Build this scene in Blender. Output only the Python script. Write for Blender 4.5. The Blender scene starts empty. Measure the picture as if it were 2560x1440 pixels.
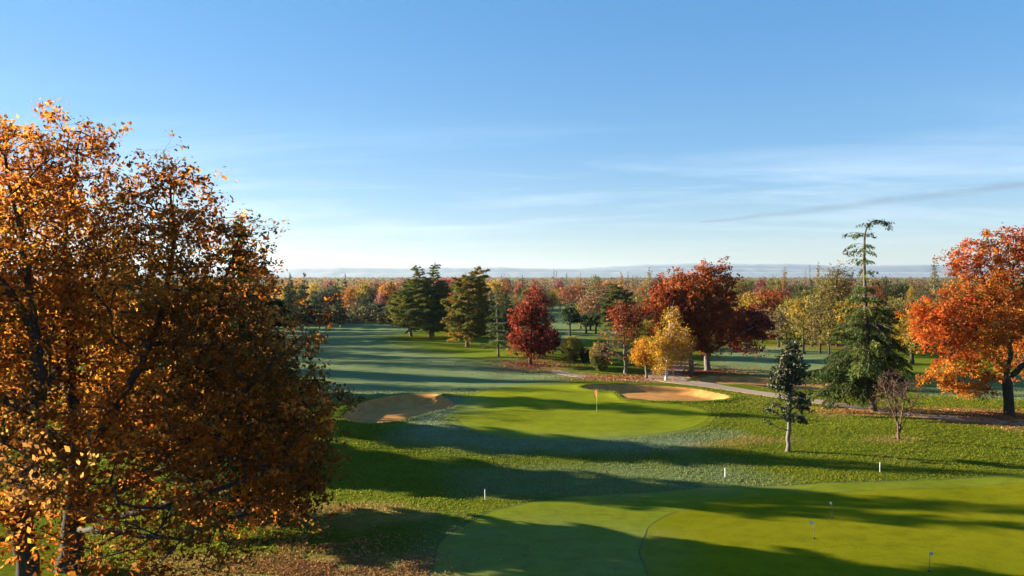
import bpy, math, random, re
import numpy as np
from mathutils import Vector, Matrix, geometry

# ------------------------------------------------------------------ camera, sky, sun, exposure
sc = bpy.context.scene
COL = sc.collection
CAM_H, FPX, HORIZON = 13.5, 1800.0, 690.0          # metres, focal length and horizon row in a 2560 px wide frame
PITCH = math.atan((720 - HORIZON) / FPX)
SUN_EL = math.radians(11.5)
SUN_AZ = (-0.958, 0.287)                            # towards the sun, on the ground
cam_d = bpy.data.cameras.new("camera")
cam_d.sensor_width = 36.0
cam_d.lens = 36.0 * FPX / 2560.0
cam_d.clip_start, cam_d.clip_end = 0.5, 60000
cam = bpy.data.objects.new("camera", cam_d)
cam.location = (0, 0, CAM_H)
cam.rotation_euler = (math.pi / 2 - PITCH, 0, 0)
COL.objects.link(cam)
sc.camera = cam

W = bpy.data.worlds.new("World")
sc.world = W
W.use_nodes = True
SKY_STRENGTH = 0.05
SUN_STRENGTH = 5.0
EXPOSURE = 2.35

def build_world():
    nt = W.node_tree
    nt.nodes.clear()
    N, L = nt.nodes.new, nt.links.new
    out = N("ShaderNodeOutputWorld"); bg = N("ShaderNodeBackground")
    sky = N("ShaderNodeTexSky"); sky.sky_type = 'NISHITA'; sky.sun_disc = False
    sky.sun_elevation = SUN_EL
    sky.sun_rotation = math.atan2(SUN_AZ[0], SUN_AZ[1])
    sky.altitude = 150; sky.air_density = 1.0; sky.dust_density = 0.03; sky.ozone_density = 2.6
    hsv = N("ShaderNodeHueSaturation"); hsv.inputs['Saturation'].default_value = 1.55
    air = N("ShaderNodeMixRGB"); air.blend_type = 'MULTIPLY'; air.inputs['Fac'].default_value = 1; air.inputs[2].default_value = (1.46, 1.58, 1.84, 1)
    gam = N("ShaderNodeGamma"); gam.inputs['Gamma'].default_value = 0.47
    L(sky.outputs[0], gam.inputs['Color']); L(gam.outputs[0], air.inputs[1]); L(air.outputs[0], hsv.inputs['Color'])
    tc = N("ShaderNodeTexCoord"); sep = N("ShaderNodeSeparateXYZ")
    L(tc.outputs['Generated'], sep.inputs[0])
    def M(op, a, b=None, clamp=False):
        m = N("ShaderNodeMath"); m.operation = op; m.use_clamp = clamp
        for i, v in enumerate((a, b)):
            if v is None: continue
            if isinstance(v, (int, float)): m.inputs[i].default_value = v
            else: L(v, m.inputs[i])
        return m.outputs[0]
    X, Y, Z = sep.outputs
    # thin cirrus: noise on a plane high overhead, stretched east-west, fading out above about 15 degrees
    zz = M('ADD', M('MAXIMUM', Z, 0.0), 0.06)
    cx = M('DIVIDE', X, zz); cy = M('DIVIDE', Y, zz)
    comb = N("ShaderNodeCombineXYZ")
    L(M('MULTIPLY', M('ADD', cx, M('MULTIPLY', cy, 0.45)), 0.34), comb.inputs[0]); L(M('MULTIPLY', cy, 0.8), comb.inputs[1])
    n1 = N("ShaderNodeTexNoise"); n1.inputs['Scale'].default_value = 0.9; n1.inputs['Detail'].default_value = 7
    n1.inputs['Roughness'].default_value = 0.62; n1.inputs['Distortion'].default_value = 0.5
    L(comb.outputs[0], n1.inputs['Vector'])
    r1 = N("ShaderNodeMapRange"); r1.inputs['From Min'].default_value = 0.47; r1.inputs['From Max'].default_value = 0.78
    L(n1.outputs['Fac'], r1.inputs['Value'])
    band = N("ShaderNodeMapRange"); band.interpolation_type = 'SMOOTHSTEP'
    band.inputs['From Min'].default_value = 0.25; band.inputs['From Max'].default_value = 0.10
    L(Z, band.inputs['Value'])
    low = N("ShaderNodeMapRange"); low.interpolation_type = 'SMOOTHSTEP'
    low.inputs['From Min'].default_value = 0.015; low.inputs['From Max'].default_value = 0.07
    L(Z, low.inputs['Value'])
    cirrus = M('MULTIPLY', M('MULTIPLY', r1.outputs[0], band.outputs[0]), M('MULTIPLY', low.outputs[0], 0.55))
    mix = N("ShaderNodeMixRGB"); L(cirrus, mix.inputs['Fac']); L(hsv.outputs[0], mix.inputs[1])
    white = N("ShaderNodeMixRGB"); white.blend_type = 'MIX'; white.inputs['Fac'].default_value = 0.5
    L(hsv.outputs[0], white.inputs[1]); white.inputs[2].default_value = (6.5, 6.8, 7.2, 1)
    L(white.outputs[0], mix.inputs[2])
    # one long thin condensation streak, slightly darker than the sky
    yy = M('MAXIMUM', Y, 0.02)
    u = M('DIVIDE', X, yy); v = M('DIVIDE', Z, yy)
    t = M('DIVIDE', M('SUBTRACT', u, 0.26), 0.46)
    n2 = N("ShaderNodeTexNoise"); n2.inputs['Scale'].default_value = 14; n2.inputs['Detail'].default_value = 5
    c2 = N("ShaderNodeCombineXYZ"); L(u, c2.inputs[0]); L(M('MULTIPLY', v, 3.0), c2.inputs[1]); L(c2.outputs[0], n2.inputs['Vector'])
    vl = M('ADD', M('ADD', 0.0735, M('MULTIPLY', t, 0.054)), M('MULTIPLY', M('SUBTRACT', n2.outputs['Fac'], 0.5), 0.010))
    dist = M('ABSOLUTE', M('SUBTRACT', v, vl))
    width = M('ADD', 0.0012, M('MULTIPLY', M('MULTIPLY', t, M('SUBTRACT', 1.35, t)), 0.013))
    streak = M('SUBTRACT', 1.0, M('DIVIDE', dist, width), clamp=True)
    on = M('MULTIPLY', M('MULTIPLY', M('GREATER_THAN', t, 0.0), M('GREATER_THAN', Y, 0.02)), M('LESS_THAN', t, 1.35))
    sm = M('MULTIPLY', M('MULTIPLY', M('POWER', streak, 0.8), on), M('MULTIPLY', n2.outputs['Fac'], 1.1))
    mix2 = N("ShaderNodeMixRGB"); L(sm, mix2.inputs['Fac']); L(mix.outputs[0], mix2.inputs[1]); mix2.inputs[2].default_value = (1.3, 1.85, 2.5, 1)
    L(mix2.outputs[0], bg.inputs['Color'])
    bg.inputs['Strength'].default_value = SKY_STRENGTH
    L(bg.outputs[0], out.inputs['Surface'])
build_world()

sun_d = bpy.data.lights.new("sun", 'SUN')
sun_d.energy = SUN_STRENGTH
sun_d.angle = math.radians(0.55)
sun_d.color = (1.0, 0.91, 0.68)
sun = bpy.data.objects.new("sun", sun_d)
TO_SUN = Vector((SUN_AZ[0] * math.cos(SUN_EL), SUN_AZ[1] * math.cos(SUN_EL), math.sin(SUN_EL)))
sun.rotation_euler = TO_SUN.to_track_quat('Z', 'Y').to_euler()
sun.location = (-60, 20, 40)
COL.objects.link(sun)

vs = sc.view_settings
vs.view_transform = 'Standard'; vs.look = 'None'; vs.gamma = 1.0; vs.use_curve_mapping = False
vs.exposure = EXPOSURE
sc.render.engine = 'CYCLES'
cy = sc.cycles
cy.use_denoising = True
cy.max_bounces = 6; cy.diffuse_bounces = 3; cy.glossy_bounces = 2; cy.transmission_bounces = 4
cy.transparent_max_bounces = 8; cy.volume_bounces = 1
cy.sample_clamp_indirect = 4.0

# ------------------------------------------------------------------ helpers
def tag(o, label=None, category=None, group=None, kind=None):
    if label: o["label"] = label
    if category: o["category"] = category
    if group: o["group"] = group
    if kind: o["kind"] = kind
    return o

def make_mesh(name, V, F, mat=None, tint=None, smooth=False):
    """V (n,3); F: list of int arrays (m,k), one array per polygon size; tint: one RGB per face in the same order."""
    me = bpy.data.meshes.new(name)
    V = np.asarray(V, dtype=np.float32)
    F = [np.asarray(f, dtype=np.int32) for f in F if len(f)]
    me.vertices.add(len(V)); me.vertices.foreach_set("co", V.ravel())
    loops = np.concatenate([f.ravel() for f in F])
    sizes = np.concatenate([np.full(len(f), f.shape[1], dtype=np.int32) for f in F])
    starts = np.concatenate([[0], np.cumsum(sizes)[:-1]]).astype(np.int32)
    me.loops.add(len(loops)); me.loops.foreach_set("vertex_index", loops)
    me.polygons.add(len(sizes)); me.polygons.foreach_set("loop_start", starts)
    me.update(calc_edges=True)
    if smooth:
        me.polygons.foreach_set("use_smooth", np.ones(len(sizes), dtype=bool))
    if tint is not None:
        a = me.attributes.new("tint", 'FLOAT_COLOR', 'FACE')
        c = np.ones((len(sizes), 4), dtype=np.float32); c[:, :3] = tint
        a.data.foreach_set("color", c.ravel())
    if mat: me.materials.append(mat)
    me.validate()
    return me

def add_obj(name, me, parent=None, loc=None):
    o = bpy.data.objects.new(name, me)
    COL.objects.link(o)
    if parent: o.parent = parent
    if loc is not None: o.location = loc
    return o

def add_empty(name, loc):
    o = bpy.data.objects.new(name, None)
    o.empty_display_size = 0.5
    o.location = loc
    COL.objects.link(o)
    return o

# ------------------------------------------------------------------ materials
def new_mat(name):
    m = bpy.data.materials.new(name); m.use_nodes = True
    nt = m.node_tree; nt.nodes.clear()
    return m, nt, nt.nodes.new, nt.links.new

def leaf_material(name, translucent=0.45, gloss=0.0, rough=0.4, reflect=1.0):
    m, nt, N, L = new_mat(name)
    out = N("ShaderNodeOutputMaterial")
    at = N("ShaderNodeAttribute"); at.attribute_name = "tint"
    oi = N("ShaderNodeObjectInfo")
    mul = N("ShaderNodeMixRGB"); mul.blend_type = 'MULTIPLY'; mul.inputs['Fac'].default_value = 1
    L(at.outputs['Color'], mul.inputs[1]); L(oi.outputs['Color'], mul.inputs[2])
    d = N("ShaderNodeBsdfDiffuse"); t = N("ShaderNodeBsdfTranslucent")
    dk = N("ShaderNodeMixRGB"); dk.blend_type = 'MULTIPLY'; dk.inputs['Fac'].default_value = 1; dk.inputs[2].default_value = (reflect, reflect, reflect, 1)
    L(mul.outputs[0], dk.inputs[1]); L(dk.outputs[0], d.inputs['Color'])
    g = N("ShaderNodeGamma"); g.inputs['Gamma'].default_value = 0.82
    L(mul.outputs[0], g.inputs['Color']); L(g.outputs[0], t.inputs['Color'])
    mx = N("ShaderNodeMixShader"); mx.inputs['Fac'].default_value = translucent
    L(d.outputs[0], mx.inputs[1]); L(t.outputs[0], mx.inputs[2])
    last = mx.outputs[0]
    if gloss > 0:
        gl = N("ShaderNodeBsdfGlossy"); gl.inputs['Roughness'].default_value = rough
        m2 = N("ShaderNodeMixShader"); m2.inputs['Fac'].default_value = gloss
        L(last, m2.inputs[1]); L(gl.outputs[0], m2.inputs[2]); last = m2.outputs[0]
    L(last, out.inputs['Surface'])
    return m

def bark_material(name, c1, c2, scale=6.0, stretch=0.25, bump=0.5, birch=False):
    m, nt, N, L = new_mat(name)
    out = N("ShaderNodeOutputMaterial"); b = N("ShaderNodeBsdfPrincipled")
    tc = N("ShaderNodeTexCoord"); mp = N("ShaderNodeMapping")
    mp.inputs['Scale'].default_value = (1, 1, 3.0 if birch else stretch)
    L(tc.outputs['Object'], mp.inputs['Vector'])
    n = N("ShaderNodeTexNoise"); n.inputs['Scale'].default_value = scale; n.inputs['Detail'].default_value = 5; n.inputs['Roughness'].default_value = 0.65
    L(mp.outputs[0], n.inputs['Vector'])
    r = N("ShaderNodeValToRGB")
    r.color_ramp.elements[0].position = 0.42 if birch else 0.3; r.color_ramp.elements[0].color = (*c1, 1)
    r.color_ramp.elements[1].position = 0.5 if birch else 0.7; r.color_ramp.elements[1].color = (*c2, 1)
    L(n.outputs['Fac'], r.inputs[0]); L(r.outputs[0], b.inputs['Base Color'])
    b.inputs['Roughness'].default_value = 0.9; b.inputs['Specular IOR Level'].default_value = 0.15
    bp = N("ShaderNodeBump"); bp.inputs['Strength'].default_value = bump; bp.inputs['Distance'].default_value = 0.05
    L(n.outputs['Fac'], bp.inputs['Height']); L(bp.outputs[0], b.inputs['Normal'])
    L(b.outputs[0], out.inputs['Surface'])
    return m

def plain_material(name, col, rough=0.6, noise=0.0, scale=8.0):
    m, nt, N, L = new_mat(name)
    out = N("ShaderNodeOutputMaterial"); b = N("ShaderNodeBsdfPrincipled")
    b.inputs['Roughness'].default_value = rough
    n = N("ShaderNodeTexNoise"); n.inputs['Scale'].default_value = scale; n.inputs['Detail'].default_value = 4
    mx = N("ShaderNodeMixRGB"); mx.inputs[1].default_value = (*[c * (1 - noise) for c in col], 1); mx.inputs[2].default_value = (*[min(1, c * (1 + noise)) for c in col], 1)
    L(n.outputs['Fac'], mx.inputs['Fac']); L(mx.outputs[0], b.inputs['Base Color'])
    L(b.outputs[0], out.inputs['Surface'])
    return m

LEAF = leaf_material("autumn_leaf", 0.5, reflect=0.52)
GRASS_BLADE = leaf_material("grass_blade", 0.4)
NEEDLE = leaf_material("conifer_needle", 0.25)
GLOSSY_LEAF = leaf_material("glossy_leaf", 0.12, 0.03, 0.5)
LITTER = leaf_material("fallen_leaf", 0.2)
BARK_OAK = bark_material("oak_bark", (0.02, 0.015, 0.012), (0.065, 0.05, 0.038))
BARK_GREY = bark_material("grey_bark", (0.065, 0.055, 0.045), (0.17, 0.145, 0.12), 9)
BARK_PALE = bark_material("pale_bark", (0.09, 0.08, 0.07), (0.26, 0.23, 0.20), 7, 1.2)
BARK_RED = bark_material("reddish_bark", (0.06, 0.03, 0.026), (0.14, 0.08, 0.065), 9, 1)
BARK_CEDAR = bark_material("cedar_bark", (0.10, 0.065, 0.045), (0.27, 0.19, 0.13), 8)
BARK_DEODAR = bark_material("deodar_bark", (0.045, 0.032, 0.024), (0.13, 0.095, 0.07), 8)
BARK_BIRCH = bark_material("birch_bark", (0.08, 0.07, 0.06), (0.62, 0.58, 0.52), 5, 1, 0.2, True)

def turf_material(name, base, alt, bump_scale, bump, dry_col=(0.30, 0.17, 0.055), frost_col=(0.25, 0.31, 0.28), mottled=3.0):
    m, nt, N, L = new_mat(name)
    out = N("ShaderNodeOutputMaterial"); b = N("ShaderNodeBsdfPrincipled")
    b.inputs['Roughness'].default_value = 0.95; b.inputs['Specular IOR Level'].default_value = 0.0
    b.inputs['Sheen Weight'].default_value = 0.0
    tc = N("ShaderNodeTexCoord")
    def noise(scale, detail=4, rough=0.6, stretch=None):
        n = N("ShaderNodeTexNoise"); n.inputs['Scale'].default_value = scale; n.inputs['Detail'].default_value = detail; n.inputs['Roughness'].default_value = rough
        src = tc.outputs['Object']
        if stretch:
            mp = N("ShaderNodeMapping"); mp.inputs['Scale'].default_value = stretch; L(src, mp.inputs['Vector']); src = mp.outputs[0]
        L(src, n.inputs['Vector']); return n.outputs['Fac']
    def ramp(v, a, c):
        r = N("ShaderNodeMapRange"); r.inputs['From Min'].default_value = a; r.inputs['From Max'].default_value = c; L(v, r.inputs['Value']); return r.outputs[0]
    def mixc(f, a, c):
        x = N("ShaderNodeMixRGB")
        L(f, x.inputs['Fac'])
        for i, v in ((1, a), (2, c)):
            if isinstance(v, tuple): x.inputs[i].default_value = (*v, 1)
            else: L(v, x.inputs[i])
        return x.outputs[0]
    def math_(op, a, c):
        x = N("ShaderNodeMath"); x.operation = op; x.use_clamp = True
        for i, v in enumerate((a, c)):
            if isinstance(v, (int, float)): x.inputs[i].default_value = v
            else: L(v, x.inputs[i])
        return x.outputs[0]
    big = noise(0.12, 4); mid = noise(mottled, 4, 0.65, (0.7, 1, 1)); fine = noise(14, 3, 0.7)
    c = mixc(ramp(big, 0.35, 0.68), base, alt)
    c = mixc(math_('MULTIPLY', ramp(mid, 0.44, 0.66), 0.6), c, tuple(x * 0.62 for x in base))
    c = mixc(math_('MULTIPLY', ramp(fine, 0.45, 0.75), 0.5), c, tuple(min(1, x * 1.5) for x in alt))
    fr = N("ShaderNodeAttribute"); fr.attribute_name = "frost"
    dr = N("ShaderNodeAttribute"); dr.attribute_name = "dry"
    fn = math_('ADD', math_('MULTIPLY', ramp(noise(0.6, 6, 0.7, (0.5, 1.4, 1)), 0.3, 0.7), 0.6), math_('MULTIPLY', fine, 0.5))
    dn = ramp(noise(1.3, 6, 0.75), 0.32, 0.66)
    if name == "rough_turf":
        fa = N("ShaderNodeAttribute"); fa.attribute_name = "fair_lit"
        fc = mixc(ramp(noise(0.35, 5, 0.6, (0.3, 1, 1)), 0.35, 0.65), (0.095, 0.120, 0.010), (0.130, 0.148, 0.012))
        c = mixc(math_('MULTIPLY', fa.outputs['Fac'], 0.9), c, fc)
    c = mixc(math_('MULTIPLY', dr.outputs['Fac'], dn), c, dry_col)
    c = mixc(math_('MULTIPLY', fr.outputs['Fac'], fn), c, frost_col)
    L(c, b.inputs['Base Color'])
    h1 = noise(bump_scale, 6, 0.75, (0.7, 1, 1))
    bp = N("ShaderNodeBump"); bp.inputs['Strength'].default_value = bump; bp.inputs['Distance'].default_value = 0.12
    L(h1, bp.inputs['Height']); L(bp.outputs[0], b.inputs['Normal'])
    L(b.outputs[0], out.inputs['Surface'])
    return m

ROUGH = turf_material("rough_turf", (0.066, 0.084, 0.007), (0.106, 0.122, 0.010), 5.0, 0.55)
GREEN = turf_material("green_turf", (0.155, 0.172, 0.011), (0.180, 0.185, 0.011), 6.0, 0.10, mottled=0.9)
PRACTICE = turf_material("practice_turf", (0.128, 0.130, 0.005), (0.158, 0.146, 0.006), 7.0, 0.10, mottled=1.1)
FRINGE = turf_material("fringe_turf", (0.118, 0.140, 0.011), (0.145, 0.160, 0.013), 6.0, 0.15, mottled=1.3)

def sand_material():
    m, nt, N, L = new_mat("bunker_sand")
    out = N("ShaderNodeOutputMaterial"); b = N("ShaderNodeBsdfPrincipled"); b.inputs['Roughness'].default_value = 0.95; b.inputs['Specular IOR Level'].default_value = 0.05
    tc = N("ShaderNodeTexCoord")
    n = N("ShaderNodeTexNoise"); n.inputs['Scale'].default_value = 0.8; n.inputs['Detail'].default_value = 7; L(tc.outputs['Object'], n.inputs['Vector'])
    r = N("ShaderNodeValToRGB"); r.color_ramp.elements[0].position = 0.3; r.color_ramp.elements[0].color = (0.33, 0.145, 0.043, 1)
    r.color_ramp.elements[1].position = 0.72; r.color_ramp.elements[1].color = (0.50, 0.228, 0.068, 1)
    L(n.outputs['Fac'], r.inputs[0]); L(r.outputs[0], b.inputs['Base Color'])
    w = N("ShaderNodeTexWave"); w.inputs['Scale'].default_value = 3.2; w.inputs['Distortion'].default_value = 5; w.inputs['Detail'].default_value = 3; L(tc.outputs['Object'], w.inputs['Vector'])
    bp = N("ShaderNodeBump"); bp.inputs['Strength'].default_value = 0.25; bp.inputs['Distance'].default_value = 0.04; L(w.outputs['Fac'], bp.inputs['Height'])
    L(bp.outputs[0], b.inputs['Normal']); L(b.outputs[0], out.inputs['Surface'])
    return m
SAND = sand_material()
ASPHALT = plain_material("pale_asphalt", (0.25, 0.165, 0.11), 0.9, 0.3, 2.2)
EDGE_DARK = plain_material("dark_edge", (0.05, 0.06, 0.018), 0.95, 0.4, 6)  # dark olive colour of the thin strip along the turf edges
POST_WHITE = plain_material("white_post_paint", (0.50, 0.49, 0.46), 0.5, 0.06, 10)
FLAG_RED = plain_material("red_flag_cloth", (0.75, 0.035, 0.02), 0.7, 0.15, 12)
FLAG_WHITE = plain_material("white_flag_cloth", (0.5, 0.5, 0.48), 0.7, 0.05, 12)
FLAG_MARK = plain_material("flag_print", (0.16, 0.15, 0.15), 0.7, 0.05, 12)
POLE_YELLOW = plain_material("yellow_pole_paint", (0.62, 0.50, 0.12), 0.4, 0.06, 10)
POLE_DARK = plain_material("dark_pole", (0.05, 0.05, 0.05), 0.5, 0.1, 10)
HOLE = plain_material("hole_dark", (0.01, 0.01, 0.008), 0.9, 0.1, 10)

# ------------------------------------------------------------------ terrain
def smooth(x, a, b):
    t = np.clip((x - a) / (b - a), 0, 1)
    return t * t * (3 - 2 * t)

def bump(x, y, cx, cy, rx, ry, p=2.0):
    r = ((x - cx) / rx) ** 2 + ((y - cy) / ry) ** 2
    return np.exp(-r ** (p / 2) * 1.0)

def vnoise(x, y, seed):
    """cheap smooth value noise"""
    xi = np.floor(x).astype(np.int64); yi = np.floor(y).astype(np.int64)
    fx = x - xi; fy = y - yi
    fx = fx * fx * (3 - 2 * fx); fy = fy * fy * (3 - 2 * fy)
    def h(a, b):
        n = (a * 374761393 + b * 668265263 + seed * 974634721) & 0xffffffff
        n = ((n ^ (n >> 13)) * 1274126177) & 0xffffffff
        return ((n ^ (n >> 16)) & 0xffff) / 65535.0
    return (h(xi, yi) * (1 - fx) + h(xi + 1, yi) * fx) * (1 - fy) + (h(xi, yi + 1) * (1 - fx) + h(xi + 1, yi + 1) * fx) * fy

def base_height(x, y):
    x = np.asarray(x, dtype=float); y = np.asarray(y, dtype=float)
    z = 0.55 * bump(x, y, 6, 73, 17, 16, 4)                 # raised green
    z = z - 0.55 * bump(x, y, 0, 51, 24, 7, 2)              # hollow in front of it
    z = z + 0.30 * bump(x, y, -12, 62, 7, 5)                # shoulder by the bunker
    z = z + 1.0 * bump(x, y, -14, 150, 20, 26, 2)           # bank under the cedars
    z = z + 0.9 * bump(x, y, 6, 118, 13, 12, 2)             # mound behind the clipped shrubs
    z = z + 0.35 * bump(x, y, 26, 62, 12, 10, 2)
    near = smooth(y, 20, 45) * (1 - smooth(y, 200, 320))
    z = z + near * 0.34 * (vnoise(x / 13.0, y / 11.0, 3) - 0.5) + near * 0.12 * (vnoise(x / 4.3, y / 3.7, 5) - 0.5)
    practice = bump(x, y, 17, 33, 24, 9, 4)
    return z * (1 - 0.85 * practice)

def ray(px, py):
    u, v = (px - 1280) / FPX, (720 - py) / FPX
    return np.array([u, math.cos(PITCH) + v * math.sin(PITCH), -math.sin(PITCH) + v * math.cos(PITCH)])

def at(px, py, hf=base_height):
    """where a line of sight through a picture point meets the terrain"""
    r = ray(px, py); z = 0.0
    for _ in range(25):
        t = (z - CAM_H) / r[2]
        z = 0.5 * z + 0.5 * float(hf(r[0] * t, r[1] * t))
    t = (z - CAM_H) / r[2]
    return np.array([r[0] * t, r[1] * t])

def outline(pts, n=6):
    """closed Catmull-Rom curve through ground points given as picture points"""
    P = np.array([at(*p) for p in pts]); out = []
    for i in range(len(P)):
        a, b, c, d = P[i - 1], P[i], P[(i + 1) % len(P)], P[(i + 2) % len(P)]
        for k in range(n):
            t = k / n
            out.append(0.5 * ((2 * b) + (c - a) * t + (2 * a - 5 * b + 4 * c - d) * t * t + (3 * b - a - 3 * c + d) * t ** 3))
    return np.array(out)

def sdf(poly, x, y):
    """signed distance to a closed outline, negative inside"""
    x = np.asarray(x, dtype=float); y = np.asarray(y, dtype=float)
    d = np.full(x.shape, 1e9); inside = np.zeros(x.shape, dtype=bool)
    for i in range(len(poly)):
        ax, ay = poly[i - 1]; bx, by = poly[i]
        ex, ey = bx - ax, by - ay
        t = np.clip(((x - ax) * ex + (y - ay) * ey) / (ex * ex + ey * ey + 1e-12), 0, 1)
        d = np.minimum(d, (x - ax - t * ex) ** 2 + (y - ay - t * ey) ** 2)
        c = ((ay > y) != (by > y)) & (x < (bx - ax) * (y - ay) / (by - ay + 1e-12) + ax)
        inside ^= c
    return np.sqrt(d) * np.where(inside, -1, 1)

BUNKERS = {
    "shaded": outline([(858, 1040), (896, 1010), (933, 999), (999, 988), (1082, 985), (1112, 993), (1134, 1010), (1126, 1019), (1095, 1027), (1042, 1040), (990, 1053), (933, 1060), (890, 1056)]),
    "sunlit": outline([(1460, 968), (1487, 963), (1558, 962), (1648, 965), (1722, 971), (1767, 978), (1824, 993), (1767, 1002), (1693, 1003), (1618, 1002), (1576, 999), (1555, 990), (1545, 981), (1513, 977), (1475, 974)]),
    "behind": outline([(1738, 949), (1770, 942), (1800, 941), (1859, 944), (1937, 946), (2025, 950), (2085, 960), (2034, 976), (1937, 972), (1870, 963), (1820, 961), (1765, 957)]),
}
BDEPTH = {"shaded": 0.85, "sunlit": 0.75, "behind": 0.45}
def height(x, y):
    z = base_height(x, y)
    for k, poly in BUNKERS.items():
        lo, hi = poly.min(0) - 4, poly.max(0) + 4
        m = (x > lo[0]) & (x < hi[0]) & (y > lo[1]) & (y < hi[1])
        if not np.any(m): continue
        d = sdf(poly, np.where(m, x, 1e4), np.where(m, y, 1e4))
        w = 1 - smooth(d, -1.25, 0.1)
        lip = np.exp(-((d - 0.65) / 0.6) ** 2) * 0.13
        z = np.where(m, z - BDEPTH[k] * w + lip, z)
    return z

def axis(lo, hi, step, far, ratio):
    a = list(np.arange(lo, hi + 1e-6, step)); s = step
    while a[-1] < far: s *= ratio; a.append(a[-1] + s)
    return a
gx_pos = axis(0, 46, 0.45, 19500, 1.085)
GX = np.array([-v for v in gx_pos[:0:-1]] + gx_pos)
GY = np.array([-v for v in axis(-24, -22, 2, 600, 1.25)[:0:-1]] + axis(24, 112, 0.45, 17000, 1.06))
XX, YY = np.meshgrid(GX, GY)
ZZ = height(XX, YY)

def gz(x, y):
    """height of the ground mesh itself (its own triangles)"""
    x = np.asarray(x, dtype=float); y = np.asarray(y, dtype=float)
    i = np.clip(np.searchsorted(GX, x) - 1, 0, len(GX) - 2); j = np.clip(np.searchsorted(GY, y) - 1, 0, len(GY) - 2)
    fx = (x - GX[i]) / (GX[i + 1] - GX[i]); fy = (y - GY[j]) / (GY[j + 1] - GY[j])
    a, b, c, d = ZZ[j, i], ZZ[j, i + 1], ZZ[j + 1, i + 1], ZZ[j + 1, i]
    return np.where(fx >= fy, a + fx * (b - a) + fy * (c - b), a + fy * (d - a) + fx * (c - d))

def poly_px(pts): return np.array([at(*p) for p in pts])
FROST = [(poly_px([(300, 806), (1000, 808), (1030, 826), (930, 846), (1000, 872), (1150, 900), (1290, 925), (1400, 942), (1300, 962), (1180, 972), (1050, 982), (900, 992), (300, 1010)]), 7.0, 0.44),
         (poly_px([(1790, 872), (1950, 866), (2120, 885), (2130, 940), (1900, 936), (1780, 922)]), 4.0, 0.42),
         (poly_px([(2330, 925), (2700, 950), (2700, 1000), (2330, 985)]), 3.0, 0.35),
         (poly_px([(1090, 998), (1180, 1000), (1210, 1020), (1110, 1045), (1160, 1082), (1400, 1101), (1700, 1098), (1820, 1085), (1600, 1128), (1250, 1122), (1000, 1095), (1060, 1035)]), 3.4, 0.42),
         (poly_px([(1150, 1180), (1500, 1165), (1850, 1180), (1930, 1215), (1500, 1246), (1200, 1222)]), 3.6, 0.22),
         (poly_px([(1090, 1300), (1300, 1300), (1620, 1345), (1640, 1440), (1500, 1480), (1080, 1470)]), 3.0, 0.20),
         (poly_px([(1340, 755), (1440, 755), (1480, 830), (1350, 870), (1300, 840)]), 8.0, 0.4),
         (poly_px([(640, 748), (900, 748), (900, 765), (640, 765)]), 10.0, 0.4)]
FAIR_LIT = [poly_px([(300, 800), (1000, 806), (1060, 822), (1200, 832), (1300, 860), (1290, 895), (1310, 922), (1420, 945), (1300, 966), (1180, 976), (1050, 986), (900, 1000), (300, 1012)]),  # takes in the cedar bank: brighter turf colour stands in for its sunlit streaks
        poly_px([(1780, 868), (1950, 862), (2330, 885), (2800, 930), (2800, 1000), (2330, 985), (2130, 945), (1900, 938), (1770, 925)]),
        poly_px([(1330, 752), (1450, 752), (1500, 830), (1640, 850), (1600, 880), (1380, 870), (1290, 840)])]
DRYP = [(poly_px([(640, 1250), (800, 1262), (1000, 1262), (1100, 1290), (800, 1320), (600, 1320)]), 1.2, 0.8),
        (poly_px([(400, 1385), (700, 1392), (1110, 1398), (1100, 1470), (300, 1470)]), 1.0, 0.95),
        (poly_px([(1740, 1112), (1850, 1085), (2000, 1092), (2010, 1110), (1850, 1122)]), 0.9, 0.75),
        (poly_px([(2030, 1020), (2120, 1012), (2260, 1024), (2230, 1042), (2060, 1038)]), 0.8, 0.8),
        (poly_px([(2160, 1100), (2240, 1090), (2310, 1098), (2250, 1108)]), 0.5, 0.7),
        (poly_px([(1260, 905), (1350, 898), (1420, 912), (1380, 930), (1280, 925)]), 1.5, 0.85),
        (poly_px([(1400, 930), (1520, 938), (1640, 944), (1640, 956), (1500, 953)]), 1.0, 0.8),
        (poly_px([(1700, 930), (1850, 924), (2000, 938), (2080, 950), (1900, 945), (1720, 940)]), 1.2, 0.7),
        (poly_px([(2280, 1018), (2600, 1032), (2600, 1078), (2400, 1062), (2280, 1040)]), 1.0, 0.85),
        (poly_px([(1900, 862), (2140, 858), (2140, 872), (1900, 874)]), 2.5, 0.6)]
def masks(x, y):
    fr = np.zeros(x.shape); dr = np.zeros(x.shape)
    wob = 1.6 * (vnoise(x / 2.7, y / 2.7, 11) - 0.5) + 2.0 * (vnoise(x / 7.0, y / 5.0, 12) - 0.5)
    for p, soft, amt in FROST: fr = np.maximum(fr, amt * (1 - smooth(sdf(p, x, y) + wob * min(1, soft / 2), -soft * 0.5, soft)))
    for p, soft, amt in DRYP: dr = np.maximum(dr, amt * (1 - smooth(sdf(p, x, y) + wob * min(1, soft), -soft * 0.6, soft)))
    fa = np.zeros(x.shape)
    for p in FAIR_LIT: fa = np.maximum(fa, 1 - smooth(sdf(p, x, y) + wob, -2, 2.5))
    dr = np.maximum(dr, (1 - fa) * 0.9 * smooth(y, 185, 235) * smooth(vnoise(x / 30.0, y / 30.0, 51), 0.1, 0.45))
    dr = np.maximum(dr, (1 - fa) * 0.14 * smooth(vnoise(x / 3.1, y / 2.3, 21) * vnoise(x / 9.0, y / 8.0, 22), 0.35, 0.6))
    return fr, dr, fa

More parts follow.
